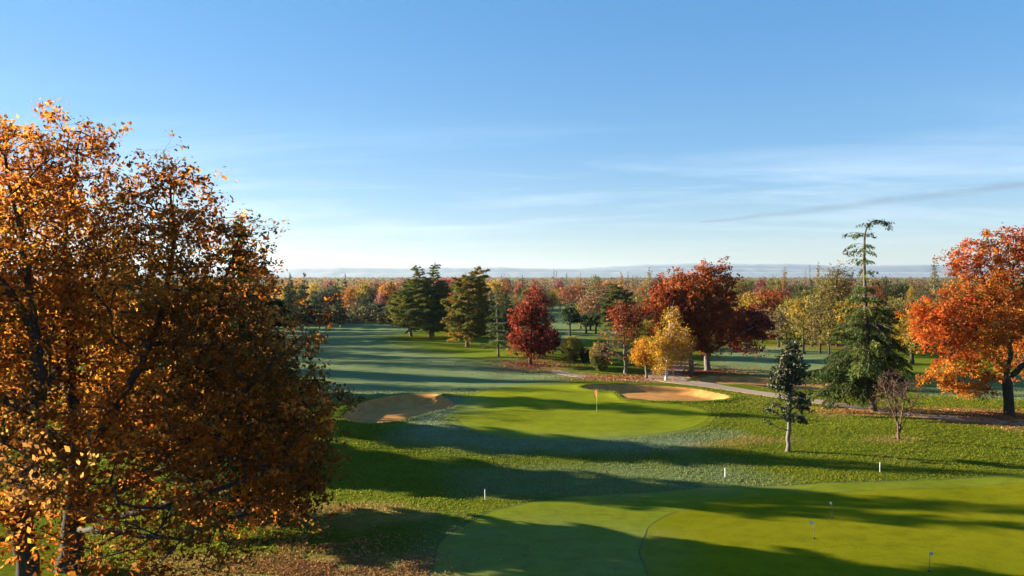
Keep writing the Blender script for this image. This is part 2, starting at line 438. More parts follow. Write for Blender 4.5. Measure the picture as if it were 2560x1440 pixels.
def put_masks(me, x, y, fr_scale=1.0, dr_scale=1.0):
    fr, dr, fa = masks(x, y)
    for nm, a in (("frost", fr * fr_scale), ("dry", dr * dr_scale), ("fair_lit", fa)):
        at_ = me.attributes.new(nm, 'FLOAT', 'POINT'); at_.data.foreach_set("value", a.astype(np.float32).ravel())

def build_ground():
    nx, ny = len(GX), len(GY)
    V = np.stack([XX, YY, ZZ], -1).reshape(-1, 3)
    j, i = np.meshgrid(np.arange(ny - 1), np.arange(nx - 1), indexing='ij')
    a = (j * nx + i).ravel(); b = a + 1; c = a + nx + 1; d = a + nx
    F = np.concatenate([np.stack([a, b, c], 1), np.stack([a, c, d], 1)])
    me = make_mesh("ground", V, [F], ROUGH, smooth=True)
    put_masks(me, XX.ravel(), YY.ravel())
    return tag(add_obj("ground", me), "green turf of the course with frosted hollows and dry patches", "ground", kind="structure")
build_ground()

def resample(P, step):
    P = np.asarray(P); seg = np.linalg.norm(np.diff(P, axis=0), axis=1); s = np.concatenate([[0], np.cumsum(seg)])
    t = np.arange(0, s[-1], step)
    return np.stack([np.interp(t, s, P[:, 0]), np.interp(t, s, P[:, 1])], 1)

def sheet(name, poly, off, mat, label, step=0.3, skirt=0.05, kind="structure", fr=0.5, dr=0.4, category=None):
    """a turf, sand or asphalt layer that follows the ground mesh, with a small edge step"""
    lo, hi = poly.min(0), poly.max(0)
    xs = np.arange(lo[0], hi[0], step); ys = np.arange(lo[1], hi[1], step)
    gx, gy = np.meshgrid(xs, ys); gx = gx.ravel() + (np.floor(gy.ravel() / step) % 2) * step * 0.5; gy = gy.ravel()
    keep = sdf(poly, gx, gy) < -step * 0.45
    # resample the outline at the step
    ring = []
    for k in range(len(poly)):
        p, q = poly[k], poly[(k + 1) % len(poly)]
        n = max(1, int(np.linalg.norm(q - p) / step))
        for s in range(n): ring.append(p + (q - p) * s / n)
    ring = np.array(ring); nr = len(ring)
    pts = np.concatenate([ring, np.stack([gx[keep], gy[keep]], 1)])
    r = geometry.delaunay_2d_cdt([Vector(p) for p in pts], [], [list(range(nr))], 1, 1e-5)
    P = np.array([list(v) for v in r[0]]); F = np.array([f for f in r[2] if len(f) == 3])
    orig = r[3]
    Z = gz(P[:, 0], P[:, 1]) + off
    V = np.column_stack([P, Z])
    idx = {}
    for k, o in enumerate(orig):
        for q in o:
            if q < nr: idx[q] = k
    edge = np.array([idx[q] for q in range(nr) if q in idx])
    nV = len(V)
    V1 = V[edge].copy(); V2 = V1.copy(); V2[:, 2] -= skirt
    e1 = np.arange(nV, nV + len(edge)); e2 = e1 + len(edge)
    S = np.stack([e1, np.roll(e1, -1), np.roll(e2, -1), e2], 1)
    allV = np.concatenate([V, V1, V2])
    me = make_mesh(name, allV, [F, S], mat, smooth=False)
    sm = np.zeros(len(me.polygons), dtype=bool); sm[:len(F)] = True
    me.polygons.foreach_set("use_smooth", sm)
    put_masks(me, allV[:, 0], allV[:, 1], fr, dr)
    o = add_obj(name, me)
    if label: tag(o, label, category, kind=kind)
    return o

def ribbon(poly, width, off, closed=True):
    """a narrow flat strip along a line on the ground"""
    P = np.asarray(poly)
    n = len(P)
    T = np.roll(P, -1, 0) - np.roll(P, 1, 0) if closed else np.gradient(P, axis=0)
    T = T / np.linalg.norm(T, axis=1)[:, None]
    Nn = np.stack([-T[:, 1], T[:, 0]], 1)
    w = np.asarray(width) * np.ones(n)
    A, B = P + Nn * w[:, None] / 2, P - Nn * w[:, None] / 2
    V = np.concatenate([np.column_stack([A, gz(A[:, 0], A[:, 1]) + off]), np.column_stack([B, gz(B[:, 0], B[:, 1]) + off])])
    k = np.arange(n if closed else n - 1); k2 = (k + 1) % n
    return V, np.stack([k, k2, k2 + n, k + n], 1)

g1 = outline([(1150, 1052), (1135, 1030), (1165, 1003), (1195, 985), (1240, 969), (1340, 963), (1455, 962), (1480, 978), (1512, 984), (1538, 990), (1552, 1003), (1600, 1009), (1690, 1011), (1768, 1030), (1760, 1055), (1700, 1076), (1580, 1090), (1400, 1094), (1260, 1086), (1180, 1070)])
def grown(poly, m):
    T = np.roll(poly, -1, 0) - np.roll(poly, 1, 0); T /= np.linalg.norm(T, axis=1)[:, None] + 1e-9
    area = np.sum(poly[:, 0] * np.roll(poly[:, 1], -1) - np.roll(poly[:, 0], -1) * poly[:, 1])
    return poly + np.stack([T[:, 1], -T[:, 0]], 1) * m * np.sign(area)
g1 = g1[::3]
collar = grown(g1, 1.1)
for _ in range(3): collar = 0.25 * np.roll(collar, 1, 0) + 0.5 * collar + 0.25 * np.roll(collar, -1, 0)
tag(sheet("green_collar", collar, 0.010, FRINGE, "slightly longer turf collar round the putting green", step=0.45, skirt=0.03, fr=0.8, dr=0.3), category="turf")
tag(sheet("putting_green", g1, 0.020, GREEN, "smooth lime putting green between the two sand bunkers", step=0.45, skirt=0.012, fr=0.45, dr=0.1), category="putting green")
fringe_pts = [(1090, 1470), (1078, 1425), (1090, 1385), (1114, 1346), (1175, 1308), (1248, 1273), (1377, 1250), (1500, 1239), (1660, 1228), (1873, 1217), (2287, 1202), (2560, 1185), (2950, 1165), (3100, 1250), (3100, 1560), (2100, 1640), (1300, 1590)]
f1 = resample(np.concatenate([outline(fringe_pts), outline(fringe_pts)[:1]]), 0.5)
f1 = f1 + 0.22 * np.stack([vnoise(f1[:, 0] / 1.2, f1[:, 1] / 1.2, 61) - .5, vnoise(f1[:, 0] / 1.2, f1[:, 1] / 1.2, 62) - .5], 1)
fo = sheet("practice_fringe", f1, 0.025, FRINGE, "medium cut turf apron round the practice green", step=0.4, fr=0.8, dr=0.25)
p1 = outline([(1605, 1400), (1604, 1365), (1612, 1341), (1626, 1314), (1686, 1283), (1790, 1258), (1914, 1243), (2121, 1231), (2370, 1221), (2560, 1208), (2850, 1196), (3000, 1260), (2980, 1500), (2200, 1580), (1700, 1500)])
po = sheet("practice_green", p1, 0.045, PRACTICE, "closely mown olive practice green with small white flags", step=0.4, fr=0.6, dr=0.0)
def edge_strip(owner, poly, w, off):
    P = resample(np.concatenate([poly, poly[:1]]), 0.25)
    rng = np.random.default_rng(4)
    ww = w * np.clip(1.5 * vnoise(P[:, 0] / 0.9, P[:, 1] / 0.9, 31) + 0.7 * vnoise(P[:, 0] / 4, P[:, 1] / 4, 32) - 0.35 + 0.4 * rng.random(len(P)), 0.12, 1.4)
    V, F = ribbon(P, ww, off)
    add_obj("cut_edge", make_mesh("cut_edge", V, [F], EDGE_DARK), owner)
edge_strip(fo, f1, 0.10, 0.034)
edge_strip(po, p1, 0.034, 0.054)
for nm, lab in (("shaded", "sand bunker half in shade beside the large orange oak"), ("sunlit", "sunlit kidney shaped sand bunker behind the red flag"), ("behind", "shallow brown sand bunker beyond the cart path")):
    o = sheet("sand_bunker", BUNKERS[nm], 0.03, SAND, lab, step=0.25, skirt=0.06)
    o["category"] = "bunker"

PATHS = []
def path_sheet(pts, widths, label, off):
    P = [at(*p) for p in pts]
    # smooth
    Q = []
    Wd = []
    for i in range(len(P) - 1):
        a = P[max(0, i - 1)]; b = P[i]; c = P[i + 1]; d = P[min(len(P) - 1, i + 2)]
        for k in range(10):
            t = k / 10
            Q.append(0.5 * ((2 * b) + (c - a) * t + (2 * a - 5 * b + 4 * c - d) * t * t + (3 * b - a - 3 * c + d) * t ** 3)); Wd.append(widths[i] * (1 - t) + widths[i + 1] * t)
    Q.append(P[-1]); Wd.append(widths[-1])
    Q = np.array(Q); Wd = np.array(Wd)
    T = np.gradient(Q, axis=0); T /= np.linalg.norm(T, axis=1)[:, None] + 1e-9
    Nn = np.stack([-T[:, 1], T[:, 0]], 1)
    rng = np.random.default_rng(7)
    A = Q + Nn * (Wd / 2 + rng.normal(0, 0.05, len(Q)))[:, None]; B = Q - Nn * (Wd / 2 + rng.normal(0, 0.05, len(Q)))[:, None]
    poly = np.concatenate([A, B[::-1]]); PATHS.append(poly)
    return sheet("cart_path", poly, off, ASPHALT, label, step=0.4, skirt=0.05, fr=0, dr=0)
path_sheet([(1655, 944), (1700, 955), (1800, 968), (1900, 983), (2000, 998), (2100, 1013), (2200, 1029), (2330, 1042), (2450, 1050), (2560, 1058), (2760, 1072)], [4.5, 3.4, 2.6, 2.4, 2.3, 2.3, 2.4, 2.6, 3.0, 3.2, 3.2], "grey asphalt cart path running below the tall deodar", 0.040)["category"] = "path"
path_sheet([(1690, 948), (1668, 940), (1665, 930), (1690, 918), (1720, 905)], [4.0, 6.0, 4.0, 3.0, 3.0], "asphalt path fork climbing behind the birch", 0.034)["category"] = "path"
path_sheet([(1385, 927), (1420, 936), (1480, 944), (1560, 949), (1640, 951)], [1.6, 1.8, 2.2, 2.6, 3.0], "leaf strewn path past the clipped shrubs", 0.028)["category"] = "path"

# ------------------------------------------------------------------ tree builders
OAKLEAF = np.array([(-.5, 0, 0), (-.22, .20, -.05), (-.06, .12, 0), (.10, .31, -.10), (.24, .16, -.04), (.5, .03, -.12), (.26, -.17, -.04), (.08, -.30, -.10), (-.05, -.12, 0), (-.24, -.19, -.05)])
DIAMOND = np.array([(-.5, 0, 0), (.0, .30, -.08), (.5, 0, -.05), (.0, -.30, -.08)])
OAK6 = np.array([(-.5, 0, 0), (-.06, .29, -.07), (.20, .17, -.02), (.5, -.02, -.12), (.14, -.29, -.08), (-.20, -.17, -.03)])
OVAL = np.array([(-.5, 0, 0), (-.15, .20, .02), (.25, .18, .0), (.5, 0, -.1), (.25, -.18, .0), (-.15, -.20, .02)])
BLADE = np.array([(-.5, 0, 0), (.05, .13, 0), (.5, 0, -.04), (.05, -.13, 0)])

def unit(v):
    return v / (np.linalg.norm(v, axis=-1, keepdims=True) + 1e-9)

def leaf_verts(C, Nn, T, size, shape):
    Nn = unit(Nn); T = unit(T - Nn * (T * Nn).sum(-1, keepdims=True)); B = np.cross(Nn, T)
    s = np.asarray(size)[:, None, None]
    return C[:, None, :] + s * (shape[None, :, 0:1] * T[:, None, :] + shape[None, :, 1:2] * B[:, None, :] + shape[None, :, 2:3] * Nn[:, None, :])

def leaf_mesh(name, LV, tint, mat):
    n, k, _ = LV.shape
    return make_mesh(name, LV.reshape(-1, 3), [np.arange(n * k).reshape(n, k)], mat, tint)

def tubes(chains, sides_for=lambda r: 8 if r > 0.12 else (5 if r > 0.03 else 3)):
    """chains: list of (points (n,3), radii (n,)) -> one V, F"""
    Vs, Fs, base = [], [], 0
    for P, R in chains:
        P = np.asarray(P, dtype=float); n = len(P)
        if n < 2: continue
        k = sides_for(R[0])
        T = unit(np.gradient(P, axis=0))
        ref = np.where(np.abs(T[:, 2:3]) > 0.9, np.array([[1.0, 0, 0]]), np.array([[0, 0, 1.0]]))
        A = unit(np.cross(T, ref)); B = np.cross(T, A)
        an = np.arange(k) * 2 * np.pi / k
        ring = P[:, None, :] + np.asarray(R)[:, None, None] * (np.cos(an)[None, :, None] * A[:, None, :] + np.sin(an)[None, :, None] * B[:, None, :])
        Vs.append(ring.reshape(-1, 3))
        i, j = np.meshgrid(np.arange(n - 1), np.arange(k), indexing='ij')
        a = i * k + j; b = i * k + (j + 1) % k
        Fs.append((np.stack([a, b, b + k, a + k], -1).reshape(-1, 4)) + base)
        base += n * k
    return np.concatenate(Vs), np.concatenate(Fs)

def spread(rng, lobes, n, sep):
    """clump centres spread through the lobes (cx,cy,cz,rx,ry,rz,leafy,pal): fuller towards the outside"""
    w = np.array([l[3] * l[4] * l[5] for l in lobes]) ** 0.8; w = w / w.sum()
    pts, info = np.zeros((n, 3)), []
    cnt = 0; tries = 0
    while cnt < n and tries < n * 14:
        tries += 1
        k = rng.choice(len(lobes), p=w); l = lobes[k]
        v = rng.normal(size=3); v /= np.linalg.norm(v)
        r = (0.25 + 0.75 * rng.random()) ** 0.45
        p = np.array(l[:3]) + v * r * np.array(l[3:6])
        if p[2] < 0.4: continue
        if cnt and np.min(((pts[:cnt] - p) ** 2).sum(1)) < (sep * (1 if tries < n * 7 else 0.6)) ** 2: continue
        pts[cnt] = p; info.append(k); cnt += 1
    return pts[:cnt], np.array(info, dtype=int)

def grow(rng, guides, clumps, seg=0.9, sag=0.12):
    """branch skeleton: guides (polylines, the first is the trunk) then a curved branch from the nearest wood to every clump"""
    P, par, limb = [], [], []
    for gi, g in enumerate(guides):
        g = np.asarray(g, dtype=float)
        s = np.concatenate([[0], np.cumsum(np.linalg.norm(np.diff(g, axis=0), axis=1))])
        t = np.linspace(0, s[-1], max(3, int(s[-1] / 0.5)))
        q = np.stack([np.interp(t, s, g[:, c]) for c in range(3)], 1)
        for it in range(3): q[1:-1] = 0.25 * q[:-2] + 0.5 * q[1:-1] + 0.25 * q[2:]
        q[1:-1] += rng.normal(0, 0.035, q[1:-1].shape)
        if gi == 0: prev = -1
        else: prev = int(np.argmin(((np.array(P) - q[0]) ** 2).sum(1)))
        for m, p in enumerate(q):
            if gi and m == 0: continue
            P.append(p); par.append(prev); limb.append(gi); prev = len(P) - 1
    G = len(P)
    order = np.argsort([np.min(((np.array(P[:G]) - c) ** 2).sum(1)) for c in clumps])
    tips = {}
    A = np.zeros((len(P) + len(clumps) * 14, 3)); A[:len(P)] = P; cnt = len(P)
    trunk_len = int(sum(1 for x in limb if x == 0))
    for ci in order:
        c = clumps[ci]
        d = c - A[:cnt]; dist = np.linalg.norm(d, axis=1)
        cost = dist * (1 + 0.7 * np.clip(-d[:, 2] / (dist + 1e-6), 0, 1)) + 0.02 * np.arange(cnt) / cnt
        k = int(np.argmin(cost)); p = A[k]
        L = dist[k]
        pd = p - A[par[k]] if par[k] >= 0 else np.array([0, 0, 1.0]); pd = unit(pd)
        ctrl = p + (0.35 * pd + 0.65 * unit(c - p)) * L * 0.5 + np.array([0, 0, sag * L * 0.4])
        n = min(13, max(1, int(round(L / seg)))); prev = k
        for m in range(1, n + 1):
            t = m / n
            q = (1 - t) ** 2 * p + 2 * t * (1 - t) * ctrl + t * t * c
            if m < n: q = q + rng.normal(0, 0.05 * seg, 3)
            A[cnt] = q; par.append(prev); limb.append(limb[prev]); prev = cnt; cnt += 1
        tips[ci] = prev
    return A[:cnt], np.array(par), np.array(limb), tips

def radii(par, tips, base_r, tip_r, power=0.5):
    n = len(par); count = np.zeros(n)
    for t in tips: count[t] += 1
    for i in range(n - 1, 0, -1):
        if par[i] >= 0: count[par[i]] += max(count[i], 0.2)
    return tip_r + (base_r - tip_r) * (count / count[0]) ** power, count

def chains_of(A, par, R, flare=0.0):
    n = len(par); kids = [[] for _ in range(n)]
    for i in range(n):
        if par[i] >= 0: kids[par[i]].append(i)
    out, stack = [], [(0, None)]
    while stack:
        s, frm = stack.pop()
        ch = [frm] if frm is not None else []; cur = s
        while True:
            ch.append(cur)
            if not kids[cur]: break
            ks = sorted(kids[cur], key=lambda q: -R[q])
            for o in ks[1:]: stack.append((o, cur))
            cur = ks[0]
        r = R[ch].copy()
        if frm is not None: r[0] = min(r[0], r[1] * 1.1)
        out.append((A[ch], r, ch))
    if flare and out:
        P, r, ch = out[0]; z = P[:, 2] - P[0, 2]
        out[0] = (P, r * (1 + flare * np.exp(-z / 0.45)), ch)
    return out

def palette_colors(rng, pals, pal_idx, jitter=0.16):
    """one RGB per leaf: picked from its clump's palette, hue and value jittered leaf by leaf"""
    out = np.zeros((len(pal_idx), 3))
    for k, pal in enumerate(pals):
        m = pal_idx == k
        if not m.any(): continue
        p = np.array(pal); a = rng.integers(0, len(p), m.sum()); b = rng.integers(0, len(p), m.sum()); f = rng.random(m.sum())[:, None] * 0.5
        out[m] = p[a] * (1 - f) + p[b] * f
    out *= np.exp(rng.normal(0, jitter, (len(out), 1))) * np.exp(rng.normal(0, jitter * 0.35, (len(out), 3)))
    return np.clip(out, 0.003, 0.9)

def tree(name, label, cat, base, lobes, guides, seed, n_clumps, sep, clump_r, per, leaf, pals, base_r, bark,
         tip_r=0.012, shape=DIAMOND, leaf_mat=None, up=0.25, droop=0.0, group=None, flare=0.35, twigs=0, twig_len=0.6, limb_parts=False,
         single_leaves=0, hang=0.35, jitter=0.16, sub=4, sub_r=0.36, coher=0.36, power=0.62, clump_var=0.22):
    """a deciduous tree at base (x, y): lobes and guides in metres relative to the base"""
    rng = np.random.default_rng(seed)
    leaf_mat = leaf_mat or LEAF
    z0 = float(gz(base[0], base[1])) - 0.06
    t = add_empty(name, (base[0], base[1], z0))
    tag(t, label, cat, group)
    C, info = spread(rng, lobes, n_clumps, sep)
    A, par, limb, tips = grow(rng, guides, C)
    R, cnt = radii(par, tips.values(), base_r, tip_r, power)
    ch = chains_of(A, par, R, flare)
    SUB = C[:, None, :] + rng.normal(size=(len(C), sub, 3)) * np.array([0.78, 0.78, 0.6]) * clump_r
    tw = []
    if twigs:
        for ci, node in tips.items():
            p = A[node]
            for q in range(twigs):
                if q < sub: d = SUB[ci, q] - C[ci]; l = np.linalg.norm(d) + 1e-6; d = d / l
                else:
                    d = rng.normal(size=3); d[2] += 0.35 - droop; d = unit(d); l = twig_len * (0.5 + rng.random())
                e = p + d * l; m_ = p + d * l * 0.5 + rng.normal(0, 0.05, 3)
                e[2] -= droop * l * 0.5
                tw.append((np.array([p, m_, e]), np.array([tip_r * 0.8, tip_r * 0.6, tip_r * 0.35])))
    if limb_parts:
        # chains grouped by the guide they grow from: the trunk itself, then each big limb with its branches
        groups = {}
        for P, r, c in ch:
            g = int(np.bincount([max(0, limb[x]) for x in c[1:]] or [0]).argmax())
            groups.setdefault(g, []).append((P, r))
        for g, cc in sorted(groups.items()):
            V, F = tubes(cc)
            add_obj("trunk" if g == 0 else "limb", make_mesh("trunk" if g == 0 else "limb", V, [F], bark, smooth=True), t)
        if tw:
            V, F = tubes(tw); tag(add_obj("twigs", make_mesh("twigs", V, [F], bark), t), kind="stuff")
    else:
        V, F = tubes([(P, r) for P, r, c in ch] + tw)
        add_obj("trunk", make_mesh("trunk", V, [F], bark, smooth=True), t)
    # leaves
    leafy = np.array([l[6] for l in lobes])[info]; pal = np.array([l[7] for l in lobes])[info]
    nper = rng.poisson(per * leafy)
    rep = np.repeat(np.arange(len(C)), nper)
    if len(rep):
        ctr = np.array(lobes)[:, :3].mean(0)
        which = rng.integers(0, sub, len(rep))
        off = rng.normal(size=(len(rep), 3)) * np.array([1.0, 1.0, 0.75]) * (sub_r * clump_r * np.exp(rng.normal(0, 0.25, (len(C), sub))))[rep, which][:, None]
        off[:, 2] -= droop * clump_r * np.abs(rng.normal(size=len(rep)))
        LC = SUB[rep, which] + off
        outw = unit(LC - ctr)
        sn = unit(rng.normal(size=(len(C), sub, 3)) * 0.8 + np.array([0, 0, up]) + 0.5 * unit(SUB - ctr))[rep, which]
        Nn = unit(rng.normal(size=LC.shape) * coher + sn + unit(off) * 0.35 + outw * 0.1)
        T = rng.normal(size=LC.shape) + np.array([0, 0, -hang * 2]) + unit(off) * 0.6
        size = leaf * np.exp(rng.normal(0, 0.22, len(rep)))
        LV = leaf_verts(LC, Nn, T, size, shape)
        tint = palette_colors(rng, pals, pal[rep], jitter)
        tint *= np.exp(rng.normal(0, clump_var, len(C)))[rep][:, None] * np.exp(rng.normal(0, clump_var * .6, (len(C), sub)))[rep, which][:, None]
        ok = LC[:, 2] > 0.15
        LV, tint, LC, Nn, T, size = LV[ok], tint[ok], LC[ok], Nn[ok], T[ok], size[ok]
        if single_leaves:
            wp = LC + np.array([base[0], base[1], z0]); dcam = np.linalg.norm(wp - np.array([0, 0, CAM_H]), axis=1)
            pick = np.argsort(dcam)[:single_leaves]
            me1 = make_mesh("leaf", shape, [np.arange(len(shape))[None, :]], leaf_mat, np.ones((1, 3)))
            n1 = unit(Nn[pick]); t1 = unit(T[pick] - n1 * (T[pick] * n1).sum(-1, keepdims=True)); b1 = np.cross(n1, t1)
            for q, i in enumerate(pick):
                o = bpy.data.objects.new("leaf", me1); COL.objects.link(o); o.parent = t
                m = Matrix([[*row, 0] for row in np.stack([t1[q], b1[q], n1[q]], 1) * size[i]] + [[0, 0, 0, 1]])
                m.translation = Vector(LC[i]); o.matrix_local = m; o.color = (*tint[i], 1)
            keep = np.ones(len(LV), bool); keep[pick] = False
            LV, tint = LV[keep], tint[keep]
        crown = add_obj("crown", leaf_mesh("crown", LV, tint, leaf_mat), t)
        if single_leaves: crown["kind"] = "stuff"
    return t

def rel(base, pts, dscale=None):
    """picture points (px, py[, metres nearer(-)/farther(+)]) -> metres relative to a tree standing at base"""
    z0 = float(gz(base[0], base[1])) - 0.06
    out = []
    for p in pts:
        dy = p[2] if len(p) > 2 else 0.0
        d = base[1] + dy
        out.append([(p[0] - 1280) / FPX * d - base[0], dy, CAM_H + (HORIZON - p[1]) / FPX * d - z0])
    return np.array(out)

def rel_lobes(base, L):
    """(px, py, rx, ry, depth=0, leafy=1, pal=0, deep=1)"""
    out = []
    for l in L:
        l = list(l) + [0, 1, 0, 1][len(l) - 4:]
        c = rel(base, [(l[0], l[1], l[4])])[0]; s = (base[1] + l[4]) / FPX
        out.append((c[0], c[1], c[2], l[2] * s, 0.5 * (l[2] + l[3]) * s * l[7], l[3] * s, l[5], l[6]))
    return out

def conifer(name, label, cat, base, trunk, prof, seed, n_br, pals, base_r, bark=None, group=None, slope=0.15, droop=0.35, frond_w=0.42,
            dens=26, blade=0.34, thick=1.0, tuft=60, tuft_s=0.12, layered=0.0, sparse_top=0.0, twig_droop=0.25, jitter=0.2, loc=True):
    """needle tree: trunk polyline and prof rows (z, reach at -x, reach at +x), metres relative to base"""
    rng = np.random.default_rng(seed)
    bark = bark or BARK_CEDAR
    z0 = float(gz(base[0], base[1])) - 0.06 if loc else 0.0
    t = add_empty(name, (base[0], base[1], z0)); tag(t, label, cat, group)
    g = np.asarray(trunk, dtype=float)
    s = np.concatenate([[0], np.cumsum(np.linalg.norm(np.diff(g, axis=0), axis=1))]); tt = np.linspace(0, s[-1], max(8, int(s[-1] / 0.5)))
    q = np.stack([np.interp(tt, s, g[:, c]) for c in range(3)], 1)
    for _ in range(2): q[1:-1] = 0.25 * q[:-2] + 0.5 * q[1:-1] + 0.25 * q[2:]
    rr = base_r * (1 - tt / s[-1]) ** 0.85 + 0.012
    rr = rr * (1 + 0.35 * np.exp(-tt / 0.5))
    ch = [(q, rr)]
    prof = np.array(prof); prof = prof[np.argsort(prof[:, 0])]
    zl, zh = prof[0, 0], prof[-1, 0]
    # branch heights: denser where the crown is wide
    zs = np.linspace(zl, zh, 400); reach = 0.5 * (np.interp(zs, prof[:, 0], prof[:, 1]) + np.interp(zs, prof[:, 0], prof[:, 2]))
    w = (reach + 0.5) ** 0.8 * np.where(zs > zl + (zh - zl) * 0.62, 1 - sparse_top, 1.0); cdf = np.cumsum(w); cdf /= cdf[-1]
    u = (np.arange(n_br) + rng.random(n_br) * 0.8) / n_br
    bz = np.interp(u, cdf, zs)
    if layered: 
        step = layered; bz = bz * 0.35 + 0.65 * (np.round(bz / step) * step)
        bz = np.clip(bz, zl, zh)
    BV, BT = [], []
    for k in range(n_br):
        z = bz[k]; az = k * 2.39996 + rng.normal(0, 0.35)
        c = math.cos(az)
        l_, r_ = np.interp(z, prof[:, 0], prof[:, 1]), np.interp(z, prof[:, 0], prof[:, 2])
        L = (r_ * (1 + c) / 2 + l_ * (1 - c) / 2) * (0.72 + 0.42 * rng.random())
        if L < 0.15: continue
        i = int(np.argmin(np.abs(q[:, 2] - z) + (np.arange(len(q)) > len(q) * 0.985) * 0.2)); p0 = q[i]
        f = (z - zl) / (zh - zl)
        sl = slope + 0.35 * f + rng.normal(0, 0.08); dr = droop * (1 + 0.3 * rng.normal())
        hd = np.array([math.cos(az), math.sin(az), 0.0]); side = np.array([-hd[1], hd[0], 0.0])
        ss = np.linspace(0, 1, 7)
        bend = rng.normal(0, 0.10)
        path = p0 + np.outer(ss * L, hd) + np.outer(bend * L * ss ** 2, side) + np.outer(sl * L * ss - dr * L * ss ** 2, [0, 0, 1.0])
        br = max(0.010, 0.017 * L ** 0.9) * np.linspace(1, 0.3, 7)
        ch.append((path, br))
        n = int(dens * (L * (0.6 + L * frond_w)) * thick * (1 - 0.4 * (sparse_top > 0) * (f > .62))) + 6
        s1 = 0.10 + 0.9 * rng.random(n) ** 0.75
        wd = frond_w * L * np.clip(1.25 * (1 - s1) + 0.10, 0, 1) * np.minimum(1, s1 * 3.5)
        sgn = rng.choice([-1, 1], n); lat = rng.random(n) ** 0.8 * wd * np.where(rng.random(n) < 0.28, 0.12, 1.0)
        # side twigs: quantise the start so needles line up along twigs
        nt_ = max(4, int(L / 0.28)); s1q = np.round(s1 * nt_ + rng.normal(0, 0.16, n)) / nt_; s1q = np.clip(s1q, 0.05, 1.05)
        fwd = lat * 0.55
        P = p0 + np.outer(s1q * L + fwd, hd) + (bend * L * s1q ** 2 + sgn * lat)[:, None] * side + np.outer(sl * L * s1q - dr * L * s1q ** 2, [0, 0, 1.0])
        P[:, 2] -= twig_droop * lat ** 1.25 + np.abs(rng.normal(0, 0.06, n)) + 0.10 * rng.random(n) * twig_droop * 4 * 0.5
        P += rng.normal(0, 0.05, P.shape)
        T = unit(hd * 0.7 + side * (sgn * (0.25 + lat / (wd + 0.05)))[:, None] + np.array([0, 0, -0.25 - twig_droop]) + rng.normal(0, 0.35, P.shape))
        Nn = unit(np.array([0, 0, 0.8]) + rng.normal(0, 0.75, P.shape))
        BV.append((P, Nn, T))
    # tuft on the leader
    n = tuft; i = rng.integers(int(len(q) * 0.86), len(q), n)
    P = q[i] + rng.normal(0, tuft_s, (n, 3)) - np.array([0, 0, tuft_s]); BV.append((P, rng.normal(size=(n, 3)), rng.normal(size=(n, 3)) + np.array([0, 0, -0.6])))
    P = np.concatenate([b[0] for b in BV]); Nn = np.concatenate([b[1] for b in BV]); T = np.concatenate([b[2] for b in BV])
    bi = np.repeat(np.arange(len(BV)), [len(b[0]) for b in BV])
    size = blade * np.exp(rng.normal(0, 0.25, len(P)))
    LV = leaf_verts(P, Nn, T, size, BLADE)
    tint = palette_colors(rng, pals, rng.integers(0, len(pals), len(BV))[bi], jitter) * np.exp(rng.normal(0, 0.18, len(BV)))[bi][:, None]
    ok = P[:, 2] > 0.2
    V, F = tubes(ch)
    add_obj("trunk", make_mesh("trunk", V, [F], bark, smooth=True), t)
    add_obj("crown", leaf_mesh("crown", LV[ok], tint[ok], NEEDLE), t)
    return t

def copy_tree(src, label, loc, scale, rotz, color, group=None, name=None):
    r = src.copy(); COL.objects.link(r)
    if name: r.name = name
    r.location = loc; r.scale = scale; r.rotation_euler = (0, 0, rotz); r["label"] = label
    if group: r["group"] = group
    for ch in src.children:
        c = ch.copy(); COL.objects.link(c); c.parent = r
        if c.name.startswith("crown"): c.color = (*color, 1)
    return r

# ------------------------------------------------------------------ the large orange oaks beside the camera
ORANGE = [(0.50, 0.125, 0.009), (0.54, 0.165, 0.012), (0.40, 0.08, 0.009), (0.30, 0.095, 0.014), (0.20, 0.075, 0.014)]
AMBER = [(0.54, 0.18, 0.012), (0.46, 0.17, 0.014), (0.52, 0.135, 0.010), (0.26, 0.13, 0.016), (0.22, 0.075, 0.014)]
BRONZE = [(0.20, 0.085, 0.018), (0.24, 0.09, 0.016), (0.14, 0.085, 0.02), (0.34, 0.10, 0.014)]
bB = np.array([-20.3, 33.0])
oakB_l = rel_lobes(bB, [(190, 438, 130, 145, 0, 1, 0), (120, 620, 190, 200, 2, 1, 1), (430, 540, 130, 150, 1, 1, 0), (330, 700, 200, 190, -1, 1, 1),
    (540, 690, 120, 170, 2, 1, 0), (560, 880, 170, 170, 0, 1, 2), (655, 1040, 170, 150, -1, 1, 0), (420, 960, 240, 190, 3, 1, 1), (715, 1160, 125, 130, 1, 1, 2),
    (560, 1220, 150, 110, -3, 1, 0), (330, 1130, 230, 170, -4, 0.9, 0), (150, 900, 230, 200, 3, 0.9, 1), (735, 870, 60, 100, 2, 1, 2), (815, 1005, 65, 34, 1, 1, 2, 0.6), (866, 980, 18, 20, 1, 1, 2, 0.6), (770, 830, 22, 45, 2, 1, 0, .7), (770, 1150, 40, 60, 0, 1, 2, .7), (800, 1270, 28, 18, 0, .9, 2, .7), (640, 640, 35, 60, 2, 1, 2, .7), (660, 760, 50, 80, 2, 1, 2), (735, 1000, 110, 90, 2, 1, 2),
    (750, 1235, 70, 60, 0, 1, 0), (470, 1370, 140, 80, -7, 1, 2), (300, 1410, 150, 40, -8, .8, 0), (330, 560, 90, 110, 0, 1, 1), (250, 1330, 200, 90, -7, 0.55, 0), (420, 400, 30, 40, 1, .8, 2, .6), (610, 600, 45, 60, 2, 1, 2), (60, 385, 70, 60, 1, 1, 0),
    (205, 325, 30, 28, 0, .9, 0, .7)])
